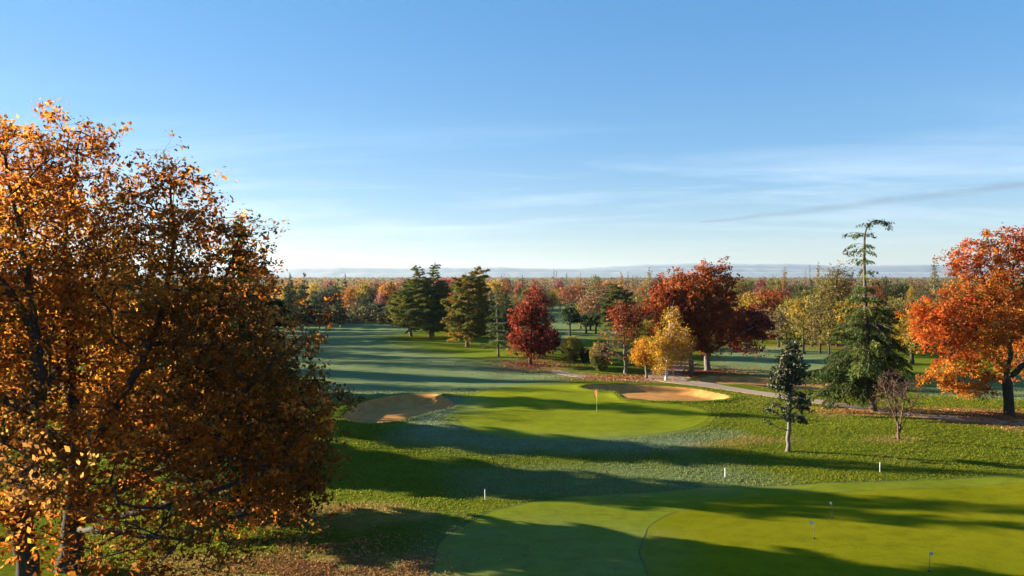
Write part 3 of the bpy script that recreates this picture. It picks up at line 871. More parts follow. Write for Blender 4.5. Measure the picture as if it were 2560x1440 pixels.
oakB_g = [rel(bB, p) for p in (
    [(165, 1438, 0), (182, 1300, 0), (186, 1130, 0), (180, 980, .3), (172, 800, .5), (160, 600, .5), (190, 450, 0), (205, 330, 0)],
    [(186, 1170, 0), (260, 1062, -.5), (330, 950, -1), (400, 800, 0), (440, 600, 1), (430, 420, 1)],
    [(184, 1260, 0), (300, 1215, -1), (420, 1140, -1.5), (560, 1030, -1), (680, 910, 0), (740, 850, 1)],
    [(186, 1120, 0), (300, 1090, 1), (430, 1000, 2), (520, 860, 2), (570, 680, 2), (600, 590, 2)],
    [(180, 1310, 0), (330, 1290, -2), (520, 1230, -3), (680, 1180, -2), (760, 1150, -1)],
    [(183, 1000, .3), (110, 860, 2), (60, 640, 2), (50, 440, 2), (45, 370, 1.5)],
    [(182, 1280, 0), (400, 1180, 2), (620, 1060, 1), (760, 1010, 1), (870, 985, 1)],
    [(180, 1330, 0), (260, 1330, -4), (380, 1350, -7), (500, 1350, -8)])]
tree("oak_tree", "large orange oak with dark trunk and wide low limbs beside the leafy ground", "tree", bB, oakB_l, oakB_g, 11, 980, 0.75, 0.70, 76, 0.20,
     [ORANGE, AMBER, BRONZE], 0.50, BARK_OAK, shape=OAK6, limb_parts=True, single_leaves=300, tip_r=0.008, twigs=5, sub=5, sub_r=0.30, twig_len=0.5, clump_var=0.35, power=0.54)
bA = np.array([-20.6, 30.2])
oakA_l = rel_lobes(bA, [(20, 440, 120, 120, 0, 1, 0), (-40, 640, 170, 200, -1, 1, 1), (60, 800, 170, 180, 1, 1, 0), (-80, 950, 200, 200, 0, 1, 1), (40, 1120, 150, 120, -3, .7, 2), (-60, 1250, 180, 150, -1, .9, 0), (-250, 800, 170, 250, 1, 1, 1), (60, 1190, 130, 60, -6, .8, 2), (-10, 360, 45, 45, 0, .9, 2, .7)])
oakA_g = [rel(bA, p) for p in (
    [(62, 1500, 0), (64, 1440, 0), (46, 1306, 0), (60, 1200, 0), (90, 1060, 0), (92, 960, 0), (85, 820, 0), (60, 620, 0), (20, 430, 0), (10, 330, 0)],
    [(90, 1040, 0), (60, 1010, -.5), (-30, 1000, -1), (-120, 940, -1)], [(92, 1060, 0), (120, 1010, .3), (125, 900, .6), (110, 780, 1)],
    [(48, 1330, 0), (-20, 1290, 0), (-100, 1200, 0)], [(85, 820, 0), (0, 700, 0), (-80, 600, 0), (-140, 560, 0)], [(46, 1290, 0), (60, 1230, -3), (70, 1180, -6)])]
tree("oak_tree", "orange oak with a leaning dark stem, half cut off by the picture edge", "tree", bA, oakA_l, oakA_g, 12, 390, 0.75, 0.70, 76, 0.20,
     [ORANGE, AMBER, BRONZE], 0.42, BARK_OAK, shape=OAK6, limb_parts=True, single_leaves=120, tip_r=0.008, twigs=5, sub=5, sub_r=0.30, twig_len=0.5, clump_var=0.35, power=0.54)

# ------------------------------------------------------------------ single trees on the course
DARKPINE = [(0.030, 0.050, 0.018), (0.040, 0.060, 0.020), (0.024, 0.042, 0.018)]
CEDARG = [(0.055, 0.080, 0.022), (0.075, 0.100, 0.026), (0.040, 0.062, 0.022)]
OLIVE = [(0.13, 0.12, 0.020), (0.10, 0.11, 0.020), (0.16, 0.12, 0.020), (0.07, 0.09, 0.02)]
RUSTN = [(0.20, 0.10, 0.018), (0.15, 0.10, 0.02), (0.11, 0.10, 0.02)]

def prof_px(base, rows):
    """rows (py, reach to -x, reach to +x) in picture units at the tree's distance"""
    s = base[1] / FPX; z0 = float(gz(base[0], base[1]))
    return [(CAM_H + (HORIZON - r[0]) * s - z0, r[1] * s, r[2] * s) for r in rows]

# evergreens standing close behind the large oak (they cast the broad shade over the near turf)
GB = "dark evergreens screened by the large orange oak"
def screen_conifer(x, y, H, w, seed, label, n=130, dens=44):
    b = np.array([x, y])
    return conifer("evergreen_tree", label, "tree", b, [(0, 0, 0), (0.1, 0, H * .5), (-.1, 0.1, H)], [(1.2, w * .85, w * .85), (H * .2, w, w), (H * .5, w * .72, w * .72), (H * .8, w * .34, w * .34), (H, .15, .15)],
            seed, n, [DARKPINE, CEDARG], 0.30 * H / 15, group=GB, dens=dens, blade=0.46, slope=0.2, droop=0.3, thick=0.85)
screen_conifer(-15.2, 40.2, 17.0, 4.4, 21, "tall dark evergreen showing above and through the orange oak's outer branches", 170, 60)
for i, (x, y, H, w) in enumerate([(-24, 53.5, 12.5, 3.6), (-31, 59, 15, 4.2), (-27, 66, 12, 3.2), (-38, 70, 16, 4.2), (-36, 84, 14, 5.2), (-46, 62, 15, 4.2)]):
    lab = "dark evergreen in the row screened by the large orange oak"
    if i == 0: first_screen = screen_conifer(x, y, H, w, 30, lab); H0, w0 = H, w
    else: copy_tree(first_screen, lab, (x, y, float(gz(x, y)) - 0.06), (w / w0, w / w0, H / H0), 1.3 * i, (1, 1, 1), GB)

# tall deodar with the nodding tip
bD = at(2186, 1028)
conifer("deodar_tree", "tall green deodar with thin bare upper stem and nodding tip", "tree", bD,
        rel(bD, [(2186, 1034), (2183, 980), (2172, 880), (2164, 760), (2160, 660), (2160, 600), (2163, 570), (2172, 553), (2186, 548), (2200, 549), (2212, 555), (2222, 565)]),
        prof_px(bD, [(552, 18, 18), (566, 34, 22), (598, 54, 24), (640, 60, 26), (668, 26, 22), (720, 36, 34), (760, 44, 62), (800, 66, 72), (850, 100, 78), (900, 128, 90), (935, 150, 76), (960, 158, 60)]),
        41, 190, [[(0.070, 0.085, 0.02), (0.09, 0.10, 0.022)], CEDARG, [(0.085, 0.10, 0.024), (0.05, 0.07, 0.02)]], 0.34, BARK_DEODAR, slope=0.12, droop=0.48, dens=48, blade=0.32, frond_w=0.34, layered=1.25, twig_droop=0.8, thick=1.0, tuft=260, tuft_s=0.15, sparse_top=0.5)

# magnolia with the pale stem
bM = at(1972, 1128)
MAG = [[(0.025, 0.036, 0.012), (0.032, 0.046, 0.014), (0.02, 0.03, 0.012), (0.09, 0.06, 0.03)]]
mag_l = rel_lobes(bM, [(1981, 862, 17, 20), (1976, 892, 26, 16), (1961, 918, 22, 18), (1995, 928, 22, 28), (1947, 953, 20, 22), (1988, 950, 16, 14), (1963, 970, 16, 12), (2009, 999, 18, 13), (2018, 980, 6, 8),
    (2011, 1018, 17, 10), (1931, 1008, 8, 8), (1929, 1027, 12, 8), (1956, 1019, 12, 9), (1968, 1038, 11, 10), (1995, 1047, 17, 8), (2016, 1051, 9, 7), (1921, 1054, 6, 5), (1961, 996, 12, 10), (1990, 1005, 12, 12), (1978, 985, 14, 14), (1972, 940, 20, 20)])
tree("magnolia_tree", "slim evergreen magnolia with pale stem and glossy dark leaf clusters", "tree", bM, mag_l,
     [rel(bM, [(1972, 1131), (1972, 1095), (1976, 1050), (1977, 1000), (1976, 950), (1978, 900), (1982, 850)]), rel(bM, [(1972, 1085), (1958, 1068), (1935, 1060), (1921, 1055)]), rel(bM, [(1975, 1060), (1950, 1035), (1930, 1022)]),
      rel(bM, [(1977, 1030), (1995, 1012), (2010, 1000)]), rel(bM, [(1977, 1040), (1995, 1030), (2012, 1020)])],
     51, 170, 0.25, 0.27, 22, 0.25, MAG, 0.16, BARK_GREY, shape=OVAL, leaf_mat=GLOSSY_LEAF, tip_r=0.02, flare=0.25, hang=-0.2, up=0.3, power=0.42)

# bare multi-stemmed shrub tree
bC = at(2250, 1098)
cr_l = rel_lobes(bC, [(2240, 960, 45, 40, 0, 1, 0), (2275, 985, 48, 45, 0, .5, 0), (2225, 990, 40, 40, 0, 1, 0), (2260, 1010, 40, 35, 0, .4, 0), (2215, 950, 22, 28, 0, 1.5, 0)])
tree("crape_myrtle", "small nearly bare shrub tree with many fine reddish twigs", "tree", bC, cr_l,
     [rel(bC, [(2250, 1101), (2251, 1080), (2247, 1050), (2240, 1010), (2238, 950)]), rel(bC, [(2251, 1085), (2258, 1050), (2262, 1010), (2270, 960)]), rel(bC, [(2252, 1090), (2266, 1060), (2280, 1020), (2300, 985)]), rel(bC, [(2250, 1075), (2240, 1040), (2222, 1000), (2210, 960)])],
     52, 300, 0.22, 0.24, 2, 0.10, [[(0.14, 0.06, 0.05), (0.10, 0.05, 0.045), (0.17, 0.09, 0.05)]], 0.10, BARK_RED, tip_r=0.005, flare=0.3, twigs=4, twig_len=0.32, up=0.2, power=0.42)

# great orange-red oak at the picture edge
bR = at(2528, 1040)
FIRE = [(0.55, 0.085, 0.018), (0.60, 0.13, 0.02), (0.48, 0.055, 0.018), (0.50, 0.17, 0.02)]
TANGERINE = [(0.62, 0.19, 0.016), (0.58, 0.22, 0.018), (0.60, 0.13, 0.018), (0.44, 0.17, 0.024)]
OLDGOLD = [(0.50, 0.16, 0.02), (0.52, 0.11, 0.02), (0.40, 0.17, 0.025), (0.56, 0.13, 0.02)]
tree("oak_tree", "great oak with fiery red and orange leaves and dark trunk at the path's end", "tree", bR,
     rel_lobes(bR, [(2425, 645, 48, 48, 1, 1, 0), (2500, 625, 55, 45, 0, 1, 2), (2560, 620, 45, 50, 0, 1, 0), (2640, 640, 80, 70, 1, 1, 2), (2450, 720, 65, 55, -1, 1, 2), (2560, 720, 90, 70, 1, 1, 2), (2345, 765, 38, 40, -4, 1, 0), (2320, 800, 42, 45, -4, 1, 0),
       (2400, 790, 65, 50, -2, 1, 0), (2480, 800, 80, 70, -2, 1, 2), (2370, 860, 55, 50, -4, 1, 0), (2440, 880, 65, 55, -3, 1, 1), (2360, 935, 38, 35, -6, 1, 1), (2395, 965, 40, 26, -6, 1, 1), (2450, 950, 50, 35, 0, .9, 1), (2560, 880, 70, 60, 3, .7, 2),
       (2650, 800, 100, 110, 0, 1, 2), (2680, 930, 80, 60, 0, 1, 1), (2720, 720, 80, 80, 1, 1, 0)]),
     [rel(bR, [(2528, 1045), (2524, 1000), (2520, 940), (2530, 860), (2535, 780), (2530, 700), (2540, 620)]), rel(bR, [(2520, 930, 0), (2480, 880, -1), (2420, 830, -3), (2350, 790, -4), (2320, 780, -4)]), rel(bR, [(2526, 880), (2500, 800), (2470, 720), (2440, 650)]),
      rel(bR, [(2522, 950), (2570, 900), (2640, 830), (2700, 760)]), rel(bR, [(2521, 960, 0), (2470, 930, -2), (2400, 930, -5), (2370, 940, -6)])],
     53, 620, 0.78, 0.72, 104, 0.26, [FIRE, TANGERINE, OLDGOLD], 0.44, BARK_OAK, shape=OVAL, tip_r=0.014, clump_var=0.16, twigs=1)

# dark red oaks in the middle
CRIMSON = [(0.24, 0.035, 0.014), (0.28, 0.05, 0.014), (0.19, 0.025, 0.014), (0.32, 0.075, 0.016)]
BRICK = [(0.34, 0.07, 0.015), (0.40, 0.10, 0.016), (0.28, 0.05, 0.015), (0.22, 0.045, 0.016)]
WINE = [(0.16, 0.022, 0.022), (0.20, 0.03, 0.022), (0.13, 0.025, 0.02)]
b1 = at(1769, 927)
tree("oak_tree", "broad brick red oak with a low spreading dark side limb beside the birch", "tree", b1,
     rel_lobes(b1, [(1778, 705, 48, 42, 0, 1, 1), (1745, 735, 45, 45, -1, 1, 1), (1815, 735, 30, 42, 1, 1, 0), (1760, 785, 60, 45, -1, 1, 0), (1805, 800, 40, 45, 1, 1, 0), (1770, 845, 42, 30, -1, 1, 0), (1878, 805, 46, 34, 2, 1, 2), (1900, 820, 30, 30, 2, 1, 2),
                    (1850, 840, 50, 30, 2, .9, 2), (1870, 868, 35, 12, 2, .6, 2), (1790, 870, 30, 18, 0, .6, 1)]),
     [rel(b1, [(1769, 931), (1769, 900), (1768, 870), (1770, 800), (1778, 720), (1780, 680)]), rel(b1, [(1768, 885), (1800, 865), (1840, 840), (1890, 815)]), rel(b1, [(1768, 885), (1750, 860), (1735, 800), (1740, 730)]), rel(b1, [(1770, 850), (1800, 800), (1815, 740)])],
     54, 290, 0.95, 0.85, 90, 0.32, [CRIMSON, BRICK, WINE], 0.42, BARK_GREY, tip_r=0.016, twigs=1)
b2 = at(1729, 931)
tree("oak_tree", "dark red oak with flame tinted side standing close behind the birch", "tree", b2,
     rel_lobes(b2, [(1700, 725, 42, 40, 2, 1, 1), (1660, 750, 32, 38, 1, 1, 0), (1640, 775, 26, 36, 0, 1, 1), (1690, 790, 45, 45, 0, 1, 0), (1655, 825, 32, 32, 0, .9, 1), (1715, 845, 40, 35, 1, .9, 0), (1620, 780, 16, 18, 0, .8, 0)]),
     [rel(b2, [(1729, 935), (1728, 900), (1722, 850), (1710, 780), (1700, 720)]), rel(b2, [(1724, 860), (1690, 810), (1650, 770)]), rel(b2, [(1727, 880), (1690, 850), (1655, 830)])],
     55, 180, 0.95, 0.82, 84, 0.32, [CRIMSON, BRICK, WINE], 0.36, BARK_GREY, tip_r=0.015, twigs=1)
b3 = at(1565, 934)
tree("oak_tree", "half bare oak with red upper leaves and grey leafless lower branches", "tree", b3,
     rel_lobes(b3, [(1550, 785, 26, 28, 0, .8, 0), (1585, 785, 26, 26, 0, .6, 0), (1565, 825, 36, 28, 0, .45, 0), (1600, 865, 20, 20, 0, .9, 1), (1595, 820, 24, 24, 0, .35, 1), (1525, 850, 35, 30, 0, .04, 1), (1510, 875, 36, 22, 0, .05, 1), (1540, 890, 30, 15, 0, .08, 1), (1600, 890, 25, 15, 0, .3, 0)]),
     [rel(b3, [(1565, 938), (1564, 905), (1562, 870), (1558, 820), (1552, 765)]), rel(b3, [(1563, 880), (1590, 850), (1605, 810)]), rel(b3, [(1564, 895), (1540, 880), (1500, 868)]), rel(b3, [(1562, 865), (1540, 840), (1515, 830)])],
     56, 330, 0.42, 0.42, 26, 0.30, [CRIMSON, BRICK], 0.27, BARK_GREY, tip_r=0.011, twigs=4, twig_len=0.7)
b4 = at(1325, 912)
tree("red_oak_tree", "upright crimson tree alone beyond the fairway ringed by fallen leaves", "tree", b4,
     rel_lobes(b4, [(1336, 738, 18, 22, 0, 1, 0), (1345, 760, 24, 20, 0, 1, 0), (1320, 775, 22, 22, 0, 1, 1), (1305, 800, 28, 22, 0, 1, 1), (1355, 800, 24, 28, 0, .9, 0), (1330, 820, 40, 16, 0, .6, 0), (1310, 850, 34, 22, 0, .9, 0), (1355, 850, 30, 25, 0, .9, 2), (1330, 870, 48, 16, 0, .9, 0)]),
     [rel(b4, [(1325, 916), (1326, 880), (1329, 820), (1333, 760), (1337, 720)])], 57, 210, .72, 0.62, 64, 0.29, [[(0.19, 0.024, 0.014), (0.23, 0.034, 0.014), (0.15, 0.02, 0.014)], [(0.27, 0.042, 0.016), (0.23, 0.03, 0.016)], WINE], 0.24, BARK_OAK, tip_r=0.014, twigs=1)
b5 = at(1382, 886)
tree("maple_tree", "small dark wine red tree tucked behind the crimson tree", "tree", b5, rel_lobes(b5, [(1374, 845, 20, 20), (1384, 860, 14, 14), (1365, 862, 12, 12)]), [rel(b5, [(1382, 889), (1380, 870), (1375, 840)])], 58, 90, 0.5, 0.5, 26, 0.34, [WINE], 0.16, BARK_OAK)
# birch and its small companion
b6 = at(1665, 951)
YEL = [(0.50, 0.25, 0.016), (0.54, 0.21, 0.014), (0.42, 0.23, 0.02), (0.32, 0.20, 0.025)]
tree("birch_tree", "golden yellow birch with white trunk beside the path fork", "tree", b6,
     rel_lobes(b6, [(1680, 800, 20, 35, 0, .45, 0), (1670, 835, 30, 25, 0, .8, 0), (1700, 850, 30, 35, 1, .55, 0), (1650, 870, 26, 25, 0, 1, 0), (1690, 890, 34, 25, 0, .6, 0), (1665, 905, 28, 16, 0, .9, 0), (1635, 860, 14, 18, 0, .7, 0), (1710, 895, 18, 18, 1, .5, 0), (1645, 918, 10, 14, 0, 1, 0)]),
     [rel(b6, [(1665, 955), (1667, 920), (1669, 880), (1673, 830), (1680, 780), (1686, 750)])], 59, 330, 0.42, 0.42, 48, 0.18, [YEL], 0.17, BARK_BIRCH, tip_r=0.006, droop=0.7, twigs=1, twig_len=0.5, flare=0.15)
b7 = at(1617, 946)
tree("birch_tree", "small bright yellow tree next to the birch", "tree", b7, rel_lobes(b7, [(1612, 865, 20, 20), (1600, 885, 16, 16), (1622, 890, 18, 18), (1590, 895, 10, 10)]),
     [rel(b7, [(1617, 950), (1616, 920), (1613, 880), (1611, 855)])], 60, 130, 0.4, 0.42, 34, 0.18, [[(0.62, 0.30, 0.018), (0.66, 0.25, 0.018), (0.55, 0.22, 0.02)]], 0.15, BARK_GREY, tip_r=0.010, droop=0.5, twigs=2)

# clipped egg-shaped shrubs: a skin of fine leaves over stems
def clipped_shrub(px, py, base_py, rx, ry, pals, seed, label):
    b = at(px, base_py); rng = np.random.default_rng(seed)
    z0 = float(gz(*b)) - 0.04
    t = add_empty("clipped_shrub", (b[0], b[1], z0)); tag(t, label, "shrub", "clipped shrubs on the mound")
    s = b[1] / FPX; c = np.array([0, 0, (base_py - py) * s]); R = np.array([rx * s, rx * s * .95, ry * s])
    n = 9000
    v = unit(rng.normal(size=(n, 3))); r = 1 - np.abs(rng.normal(0, 0.06, n)) + 0.05 * np.sin(v[:, 0] * 7 + v[:, 2] * 5)
    v2 = v * r[:, None]
    P = c + v2 * R; P[:, 2] = np.maximum(P[:, 2], 0.08)
    top = rng.random(n) < np.clip(v[:, 2] * 1.3, 0, .8); P[top, 2] += np.abs(rng.normal(0, 0.10, top.sum())) * 1.5
    LV = leaf_verts(P, v + rng.normal(0, .5, v.shape), rng.normal(size=v.shape) + np.array([0, 0, 1.]), 0.15 * np.exp(rng.normal(0, .25, n)), DIAMOND)
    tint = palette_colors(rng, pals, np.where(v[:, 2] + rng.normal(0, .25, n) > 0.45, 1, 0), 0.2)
    ch = []
    for k in range(14):
        d = unit(rng.normal(size=3) + np.array([0, 0, .8])); d[2] = abs(d[2]); e = c + d * R * 0.8
        ch.append((np.array([[0, 0, 0], (e * .45) * np.array([.7, .7, 1]), e]), np.array([.05, .03, .01])))
    V, F = tubes(ch)
    add_obj("stems", make_mesh("stems", V, [F], BARK_OAK), t)
    add_obj("crown", leaf_mesh("crown", LV, tint, LEAF), t)
SHR = [(0.14, 0.145, 0.03), (0.16, 0.13, 0.03), (0.10, 0.115, 0.028)]
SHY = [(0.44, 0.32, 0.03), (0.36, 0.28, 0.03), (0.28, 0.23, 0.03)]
clipped_shrub(1429, 872, 901, 29, 29, [SHR, SHY], 61, "large clipped round shrub with yellow top, the first on the mound")
clipped_shrub(1463, 889, 905, 13, 16, [[(0.06, 0.065, 0.025), (0.05, 0.06, 0.02)], SHR], 62, "smallest dark clipped shrub between the two larger ones")
clipped_shrub(1499, 893, 927, 26, 33, [SHR, SHY], 63, "egg shaped clipped shrub nearest the half bare oak")

# cedars and firs on the bank
bc = at(1076, 843)
conifer("cedar_tree", "tall cedar with two nodding tops on the bank above the fairway", "tree", bc, rel(bc, [(1076, 846), (1072, 800), (1065, 750), (1050, 700), (1043, 668), (1040, 664)]),
        prof_px(bc, [(668, 12, 12), (676, 20, 16), (696, 16, 14), (712, 38, 36), (740, 58, 52), (770, 78, 64), (800, 84, 68), (820, 66, 60)]), 71, 170, [OLIVE, CEDARG, OLIVE], 0.40, dens=28, blade=0.5, slope=0.12, droop=0.2, frond_w=0.42)
bc2 = at(1081, 841)
conifer("cedar_tree", "tall cedar with a single crooked top close against its twin topped neighbour", "tree", bc2, rel(bc2, [(1081, 844), (1084, 780), (1086, 720), (1082, 690), (1084, 665), (1087, 659)]),
        prof_px(bc2, [(662, 8, 10), (672, 12, 24), (688, 14, 18), (705, 30, 34), (740, 46, 56), (780, 50, 66), (818, 40, 60)]), 72, 130, [CEDARG, OLIVE], 0.36, dens=28, blade=0.5, slope=0.12, droop=0.22)
bp = at(1028, 841)
conifer("pine_tree", "leaning olive pine at the edge of the bank, nearest the frosted fairway", "tree", bp, rel(bp, [(1028, 844), (1022, 815), (1014, 780), (1020, 740), (1036, 700)]),
        prof_px(bp, [(700, 12, 14), (725, 32, 34), (755, 44, 44), (785, 50, 40), (815, 42, 32)]), 73, 100, [OLIVE, [(0.17, 0.15, 0.02), (0.13, 0.13, 0.02)]], 0.32, dens=30, blade=0.5, slope=0.25, droop=0.15, frond_w=0.5)
bf = at(1168, 867)
conifer("fir_tree", "russet tinted fir with a ragged leaning top on the bank", "tree", bf, rel(bf, [(1168, 870), (1169, 820), (1170, 760), (1176, 710), (1188, 685), (1198, 666)]),
        prof_px(bf, [(670, 9, 12), (688, 16, 34), (705, 34, 48), (720, 58, 52), (735, 46, 44), (760, 62, 58), (790, 58, 60), (815, 66, 54), (842, 40, 42)]), 74, 150, [RUSTN, OLIVE, [(0.32, 0.17, 0.02), (0.25, 0.15, 0.02)], OLIVE], 0.34, dens=26, blade=0.5, slope=0.2, droop=0.18, layered=1.1, frond_w=0.5)
bn = at(1246, 892)
conifer("deodar_tree", "slender young deodar with airy pale green tiers beside the crimson tree", "tree", bn, rel(bn, [(1246, 895), (1245, 860), (1243, 800), (1242, 760), (1243, 724)]),
        prof_px(bn, [(726, 3, 3), (745, 12, 12), (770, 18, 18), (800, 28, 22), (815, 36, 28), (840, 34, 34), (865, 44, 32)]), 75, 80, [CEDARG, [(0.12, 0.13, 0.03), (0.09, 0.11, 0.03)]], 0.17, BARK_GREY, dens=22, blade=0.36, slope=0.10, droop=0.25, frond_w=0.34, layered=0.9)

def simple_round(name, label, px, base_py, top_py, w, pals, seed, n=110, per=20, leaf=0.42, bark=None, base_r=0.2, clear=0.12, twigs=2, leafy=1.0, group=None):
    """a round-headed tree seen at middle distance"""
    b = at(px, base_py); rng = np.random.default_rng(seed)
    s = b[1] / FPX; H = CAM_H + (HORIZON - top_py) * s - float(gz(*b)); r = w * s / 2 * (1.15 if name == "lime_tree" else 1)
    zc = H * (1 + clear) / 2; rz = H * (1 - clear) / 2
    L = [(0, 0, zc, r * .8, r * .8, rz * .9, leafy, 0)]
    for k in range(6):
        a = rng.random() * 6.28; L.append((math.cos(a) * r * .5, math.sin(a) * r * .5, zc + rng.uniform(-.5, .55) * rz, r * .5, r * .5, rz * .42, leafy * rng.uniform(.7, 1.1), rng.integers(0, len(pals))))
    return tree(name, label, "tree", b, L, [[(0, 0, 0), (rng.normal(0, .1), 0, H * .3), (rng.normal(0, .3), 0, H * .85)]], seed, n, r * 0.17, r * 0.17 + 0.2, per, leaf, pals, base_r, bark or BARK_OAK, tip_r=0.018, twigs=twigs, twig_len=.8, group=group)

OLV_Y = [(0.25, 0.19, 0.03), (0.21, 0.18, 0.03), (0.28, 0.19, 0.03), (0.17, 0.15, 0.035)]
GOLD = [(0.42, 0.25, 0.025), (0.38, 0.26, 0.03), (0.46, 0.22, 0.02)]
TAN = [(0.22, 0.15, 0.05), (0.18, 0.13, 0.05), (0.26, 0.17, 0.045)]
simple_round("lime_tree", "low golden tree in the gap between the tall deodar and the fiery oak", 2280, 909, 785, 84, [GOLD, OLV_Y], 81, 130, 24, 0.34, base_r=0.28, clear=0.3)
simple_round("lime_tree", "thin olive yellow tree rising behind the magnolia's tip", 2009, 877, 738, 60, [OLV_Y, GOLD], 82, 150, 16, 0.32, leafy=.9)
simple_round("lime_tree", "pale tan half bare tree with stout trunk beyond the striped fairway", 2050, 883, 748, 62, [TAN, OLV_Y], 83, 150, 12, 0.32, leafy=.8, twigs=4)
simple_round("lime_tree", "straw coloured thin tree just in front of the deodar's outer branches", 2072, 888, 760, 40, [OLV_Y, TAN], 84, 100, 14, 0.32, leafy=.8, twigs=3, base_r=0.16)
simple_round("lime_tree", "yellow leaved tree glowing behind the deodar stem", 2115, 878, 742, 60, [GOLD, OLV_Y], 85, 130, 18, 0.34)
simple_round("lime_tree", "brown half bare tree at the end of the striped fairway", 1947, 868, 765, 60, [TAN, [(0.2, 0.12, 0.05)]], 86, 140, 10, 0.32, leafy=.7, twigs=5)
simple_round("lime_tree", "olive tree between the golden low tree and the deodar", 2215, 880, 735, 70, [OLV_Y, TAN], 87, 150, 16, 0.34)
simple_round("lime_tree", "tall dull olive tree behind the golden low tree", 2262, 872, 728, 74, [TAN, OLV_Y], 88, 160, 16, 0.34, twigs=3)
simple_round("lime_tree", "bright yellow crown half hidden by the fiery oak", 2318, 872, 750, 64, [GOLD, OLV_Y], 89, 130, 18, 0.34)
simple_round("oak_tree", "low spreading scarlet dome above the striped fairway", 1942, 846, 716, 98, [BRICK, FIRE], 90, 210, 26, 0.40, base_r=0.35)
simple_round("lime_tree", "golden yellow rounded tree between the brick red oak and the scarlet dome", 1873, 845, 728, 66, [GOLD, OLV_Y], 91, 130, 18, 0.42)
simple_round("acacia_tree", "tall brown olive tree with feathery crown behind the deodar", 2092, 852, 648, 92, [[(0.19, 0.135, 0.035), (0.16, 0.125, 0.035), (0.24, 0.145, 0.03)], OLV_Y], 92, 300, 16, 0.36, base_r=0.4, twigs=3)
simple_round("pine_tree", "dark flat topped pine standing on the sunlit strip", 1425, 840, 764, 48, [DARKPINE, CEDARG], 93, 100, 34, 0.36, base_r=0.2, clear=0.42)
simple_round("pine_tree", "dark low pine group member behind the clipped shrubs", 1466, 833, 788, 42, [DARKPINE], 94, 80, 34, 0.36, base_r=0.2, clear=0.42)
simple_round("pine_tree", "dark low pine beside the pinkish brown tree's foot", 1490, 834, 785, 38, [DARKPINE, CEDARG], 95, 80, 34, 0.36, base_r=0.2, clear=0.42)
simple_round("beech_tree", "pinkish brown thinning tree rising over the dark pines", 1476, 826, 722, 66, [[(0.26, 0.12, 0.07), (0.22, 0.11, 0.07), (0.28, 0.14, 0.05)], [(0.30, 0.13, 0.05)]], 96, 200, 13, 0.36, twigs=3)
simple_round("lime_tree", "small gold tree drooping beside the pinkish brown tree", 1452, 822, 758, 34, [GOLD], 97, 70, 18, 0.40)
for i, (px, bpy_, top, w, pl, lab) in enumerate([
    (1985, 862, 742, 58, [OLV_Y, TAN], "dull olive tree second in the row past the scarlet dome"),
    (2030, 866, 738, 66, [TAN, OLV_Y], "sandy brown broad tree in the row past the scarlet dome"),
    (2092, 866, 748, 64, [OLV_Y, GOLD], "olive gold tree behind the deodar's outer tips"),
    (2150, 864, 740, 70, [GOLD, OLV_Y], "yellow tree directly behind the deodar's trunk"),
    (2190, 870, 744, 60, [TAN, GOLD], "tan and gold tree between the deodar and the low golden tree"),
    (2245, 862, 738, 70, [OLV_Y, TAN], "olive tree far behind the bare shrub tree"),
    (2345, 868, 742, 70, [OLV_Y, TAN], "olive tree peeping under the fiery oak's lowest branches"),
    (1905, 858, 770, 56, [[(0.2, 0.12, 0.05)], TAN], "brown low tree under the brick red oak's side limb"),
    (2420, 872, 750, 80, [OLV_Y, GOLD], "yellow olive tree seen through the fiery oak")]):
    simple_round("lime_tree", lab, px, bpy_, top, w, pl, 300 + i, 120, 20, 0.36, twigs=2, leafy=.95)
bq = at(1541, 838)
conifer("cedar_tree", "broad olive cedar behind the half bare oak", "tree", bq, rel(bq, [(1541, 841), (1541, 780), (1540, 711)]), prof_px(bq, [(712, 10, 10), (725, 22, 24), (750, 36, 40), (780, 44, 50), (812, 40, 44)]), 76, 100, [OLIVE, CEDARG], 0.32, dens=26, blade=0.55, slope=0.2, droop=0.15, layered=1.2, frond_w=0.5)

# ------------------------------------------------------------------ trees of the middle distance and the far treeline: a few kinds, copied
NEUTRAL = [[(0.8, 0.78, 0.75), (0.98, 0.86, 0.7), (0.66, 0.72, 0.75), (0.95, 0.72, 0.65)]]
def proto_round(seed, H, r, n, per, leaf, leafy, twigs, clear=0.05, name="broadleaf_tree"):
    rng = np.random.default_rng(seed); zc = H * (1 + clear) / 2; rz = H * (1 - clear) / 2
    L = [(0, 0, zc, r * .75, r * .75, rz * .9, leafy, 0)]
    for k in range(7):
        a = k * 2.4 + rng.random(); q = rng.uniform(.3, .6)
        L.append((math.cos(a) * r * q, math.sin(a) * r * q, zc + rng.uniform(-.6, .6) * rz, r * .5, r * .5, rz * .38, leafy * rng.uniform(.6, 1.2), 0))
    return tree(name, "prototype", "tree", (0, 0), L, [[(0, 0, 0), (.1, 0, H * .3), (0, .1, H * .86)]], seed, n, r * .17, r * .15 + .2, per, leaf, NEUTRAL, H * 0.022, BARK_OAK, tip_r=0.02, twigs=twigs, twig_len=.8, jitter=.14)
def proto_poplar(seed, H, r, n, per, leafy, twigs):
    L = [(0, 0, H * (.2 + .75 * k / 7), r * s, r * s, H * .09, leafy, 0) for k, s in enumerate((.7, .9, 1, 1, .95, .8, .6, .35))]
    return tree("poplar_tree", "prototype", "tree", (0, 0), L, [[(0, 0, 0), (.05, 0, H * .5), (0, 0, H)]], seed, n, .35, .45, per, .36, NEUTRAL, H * .018, BARK_GREY, tip_r=.025, twigs=twigs, twig_len=1.0)
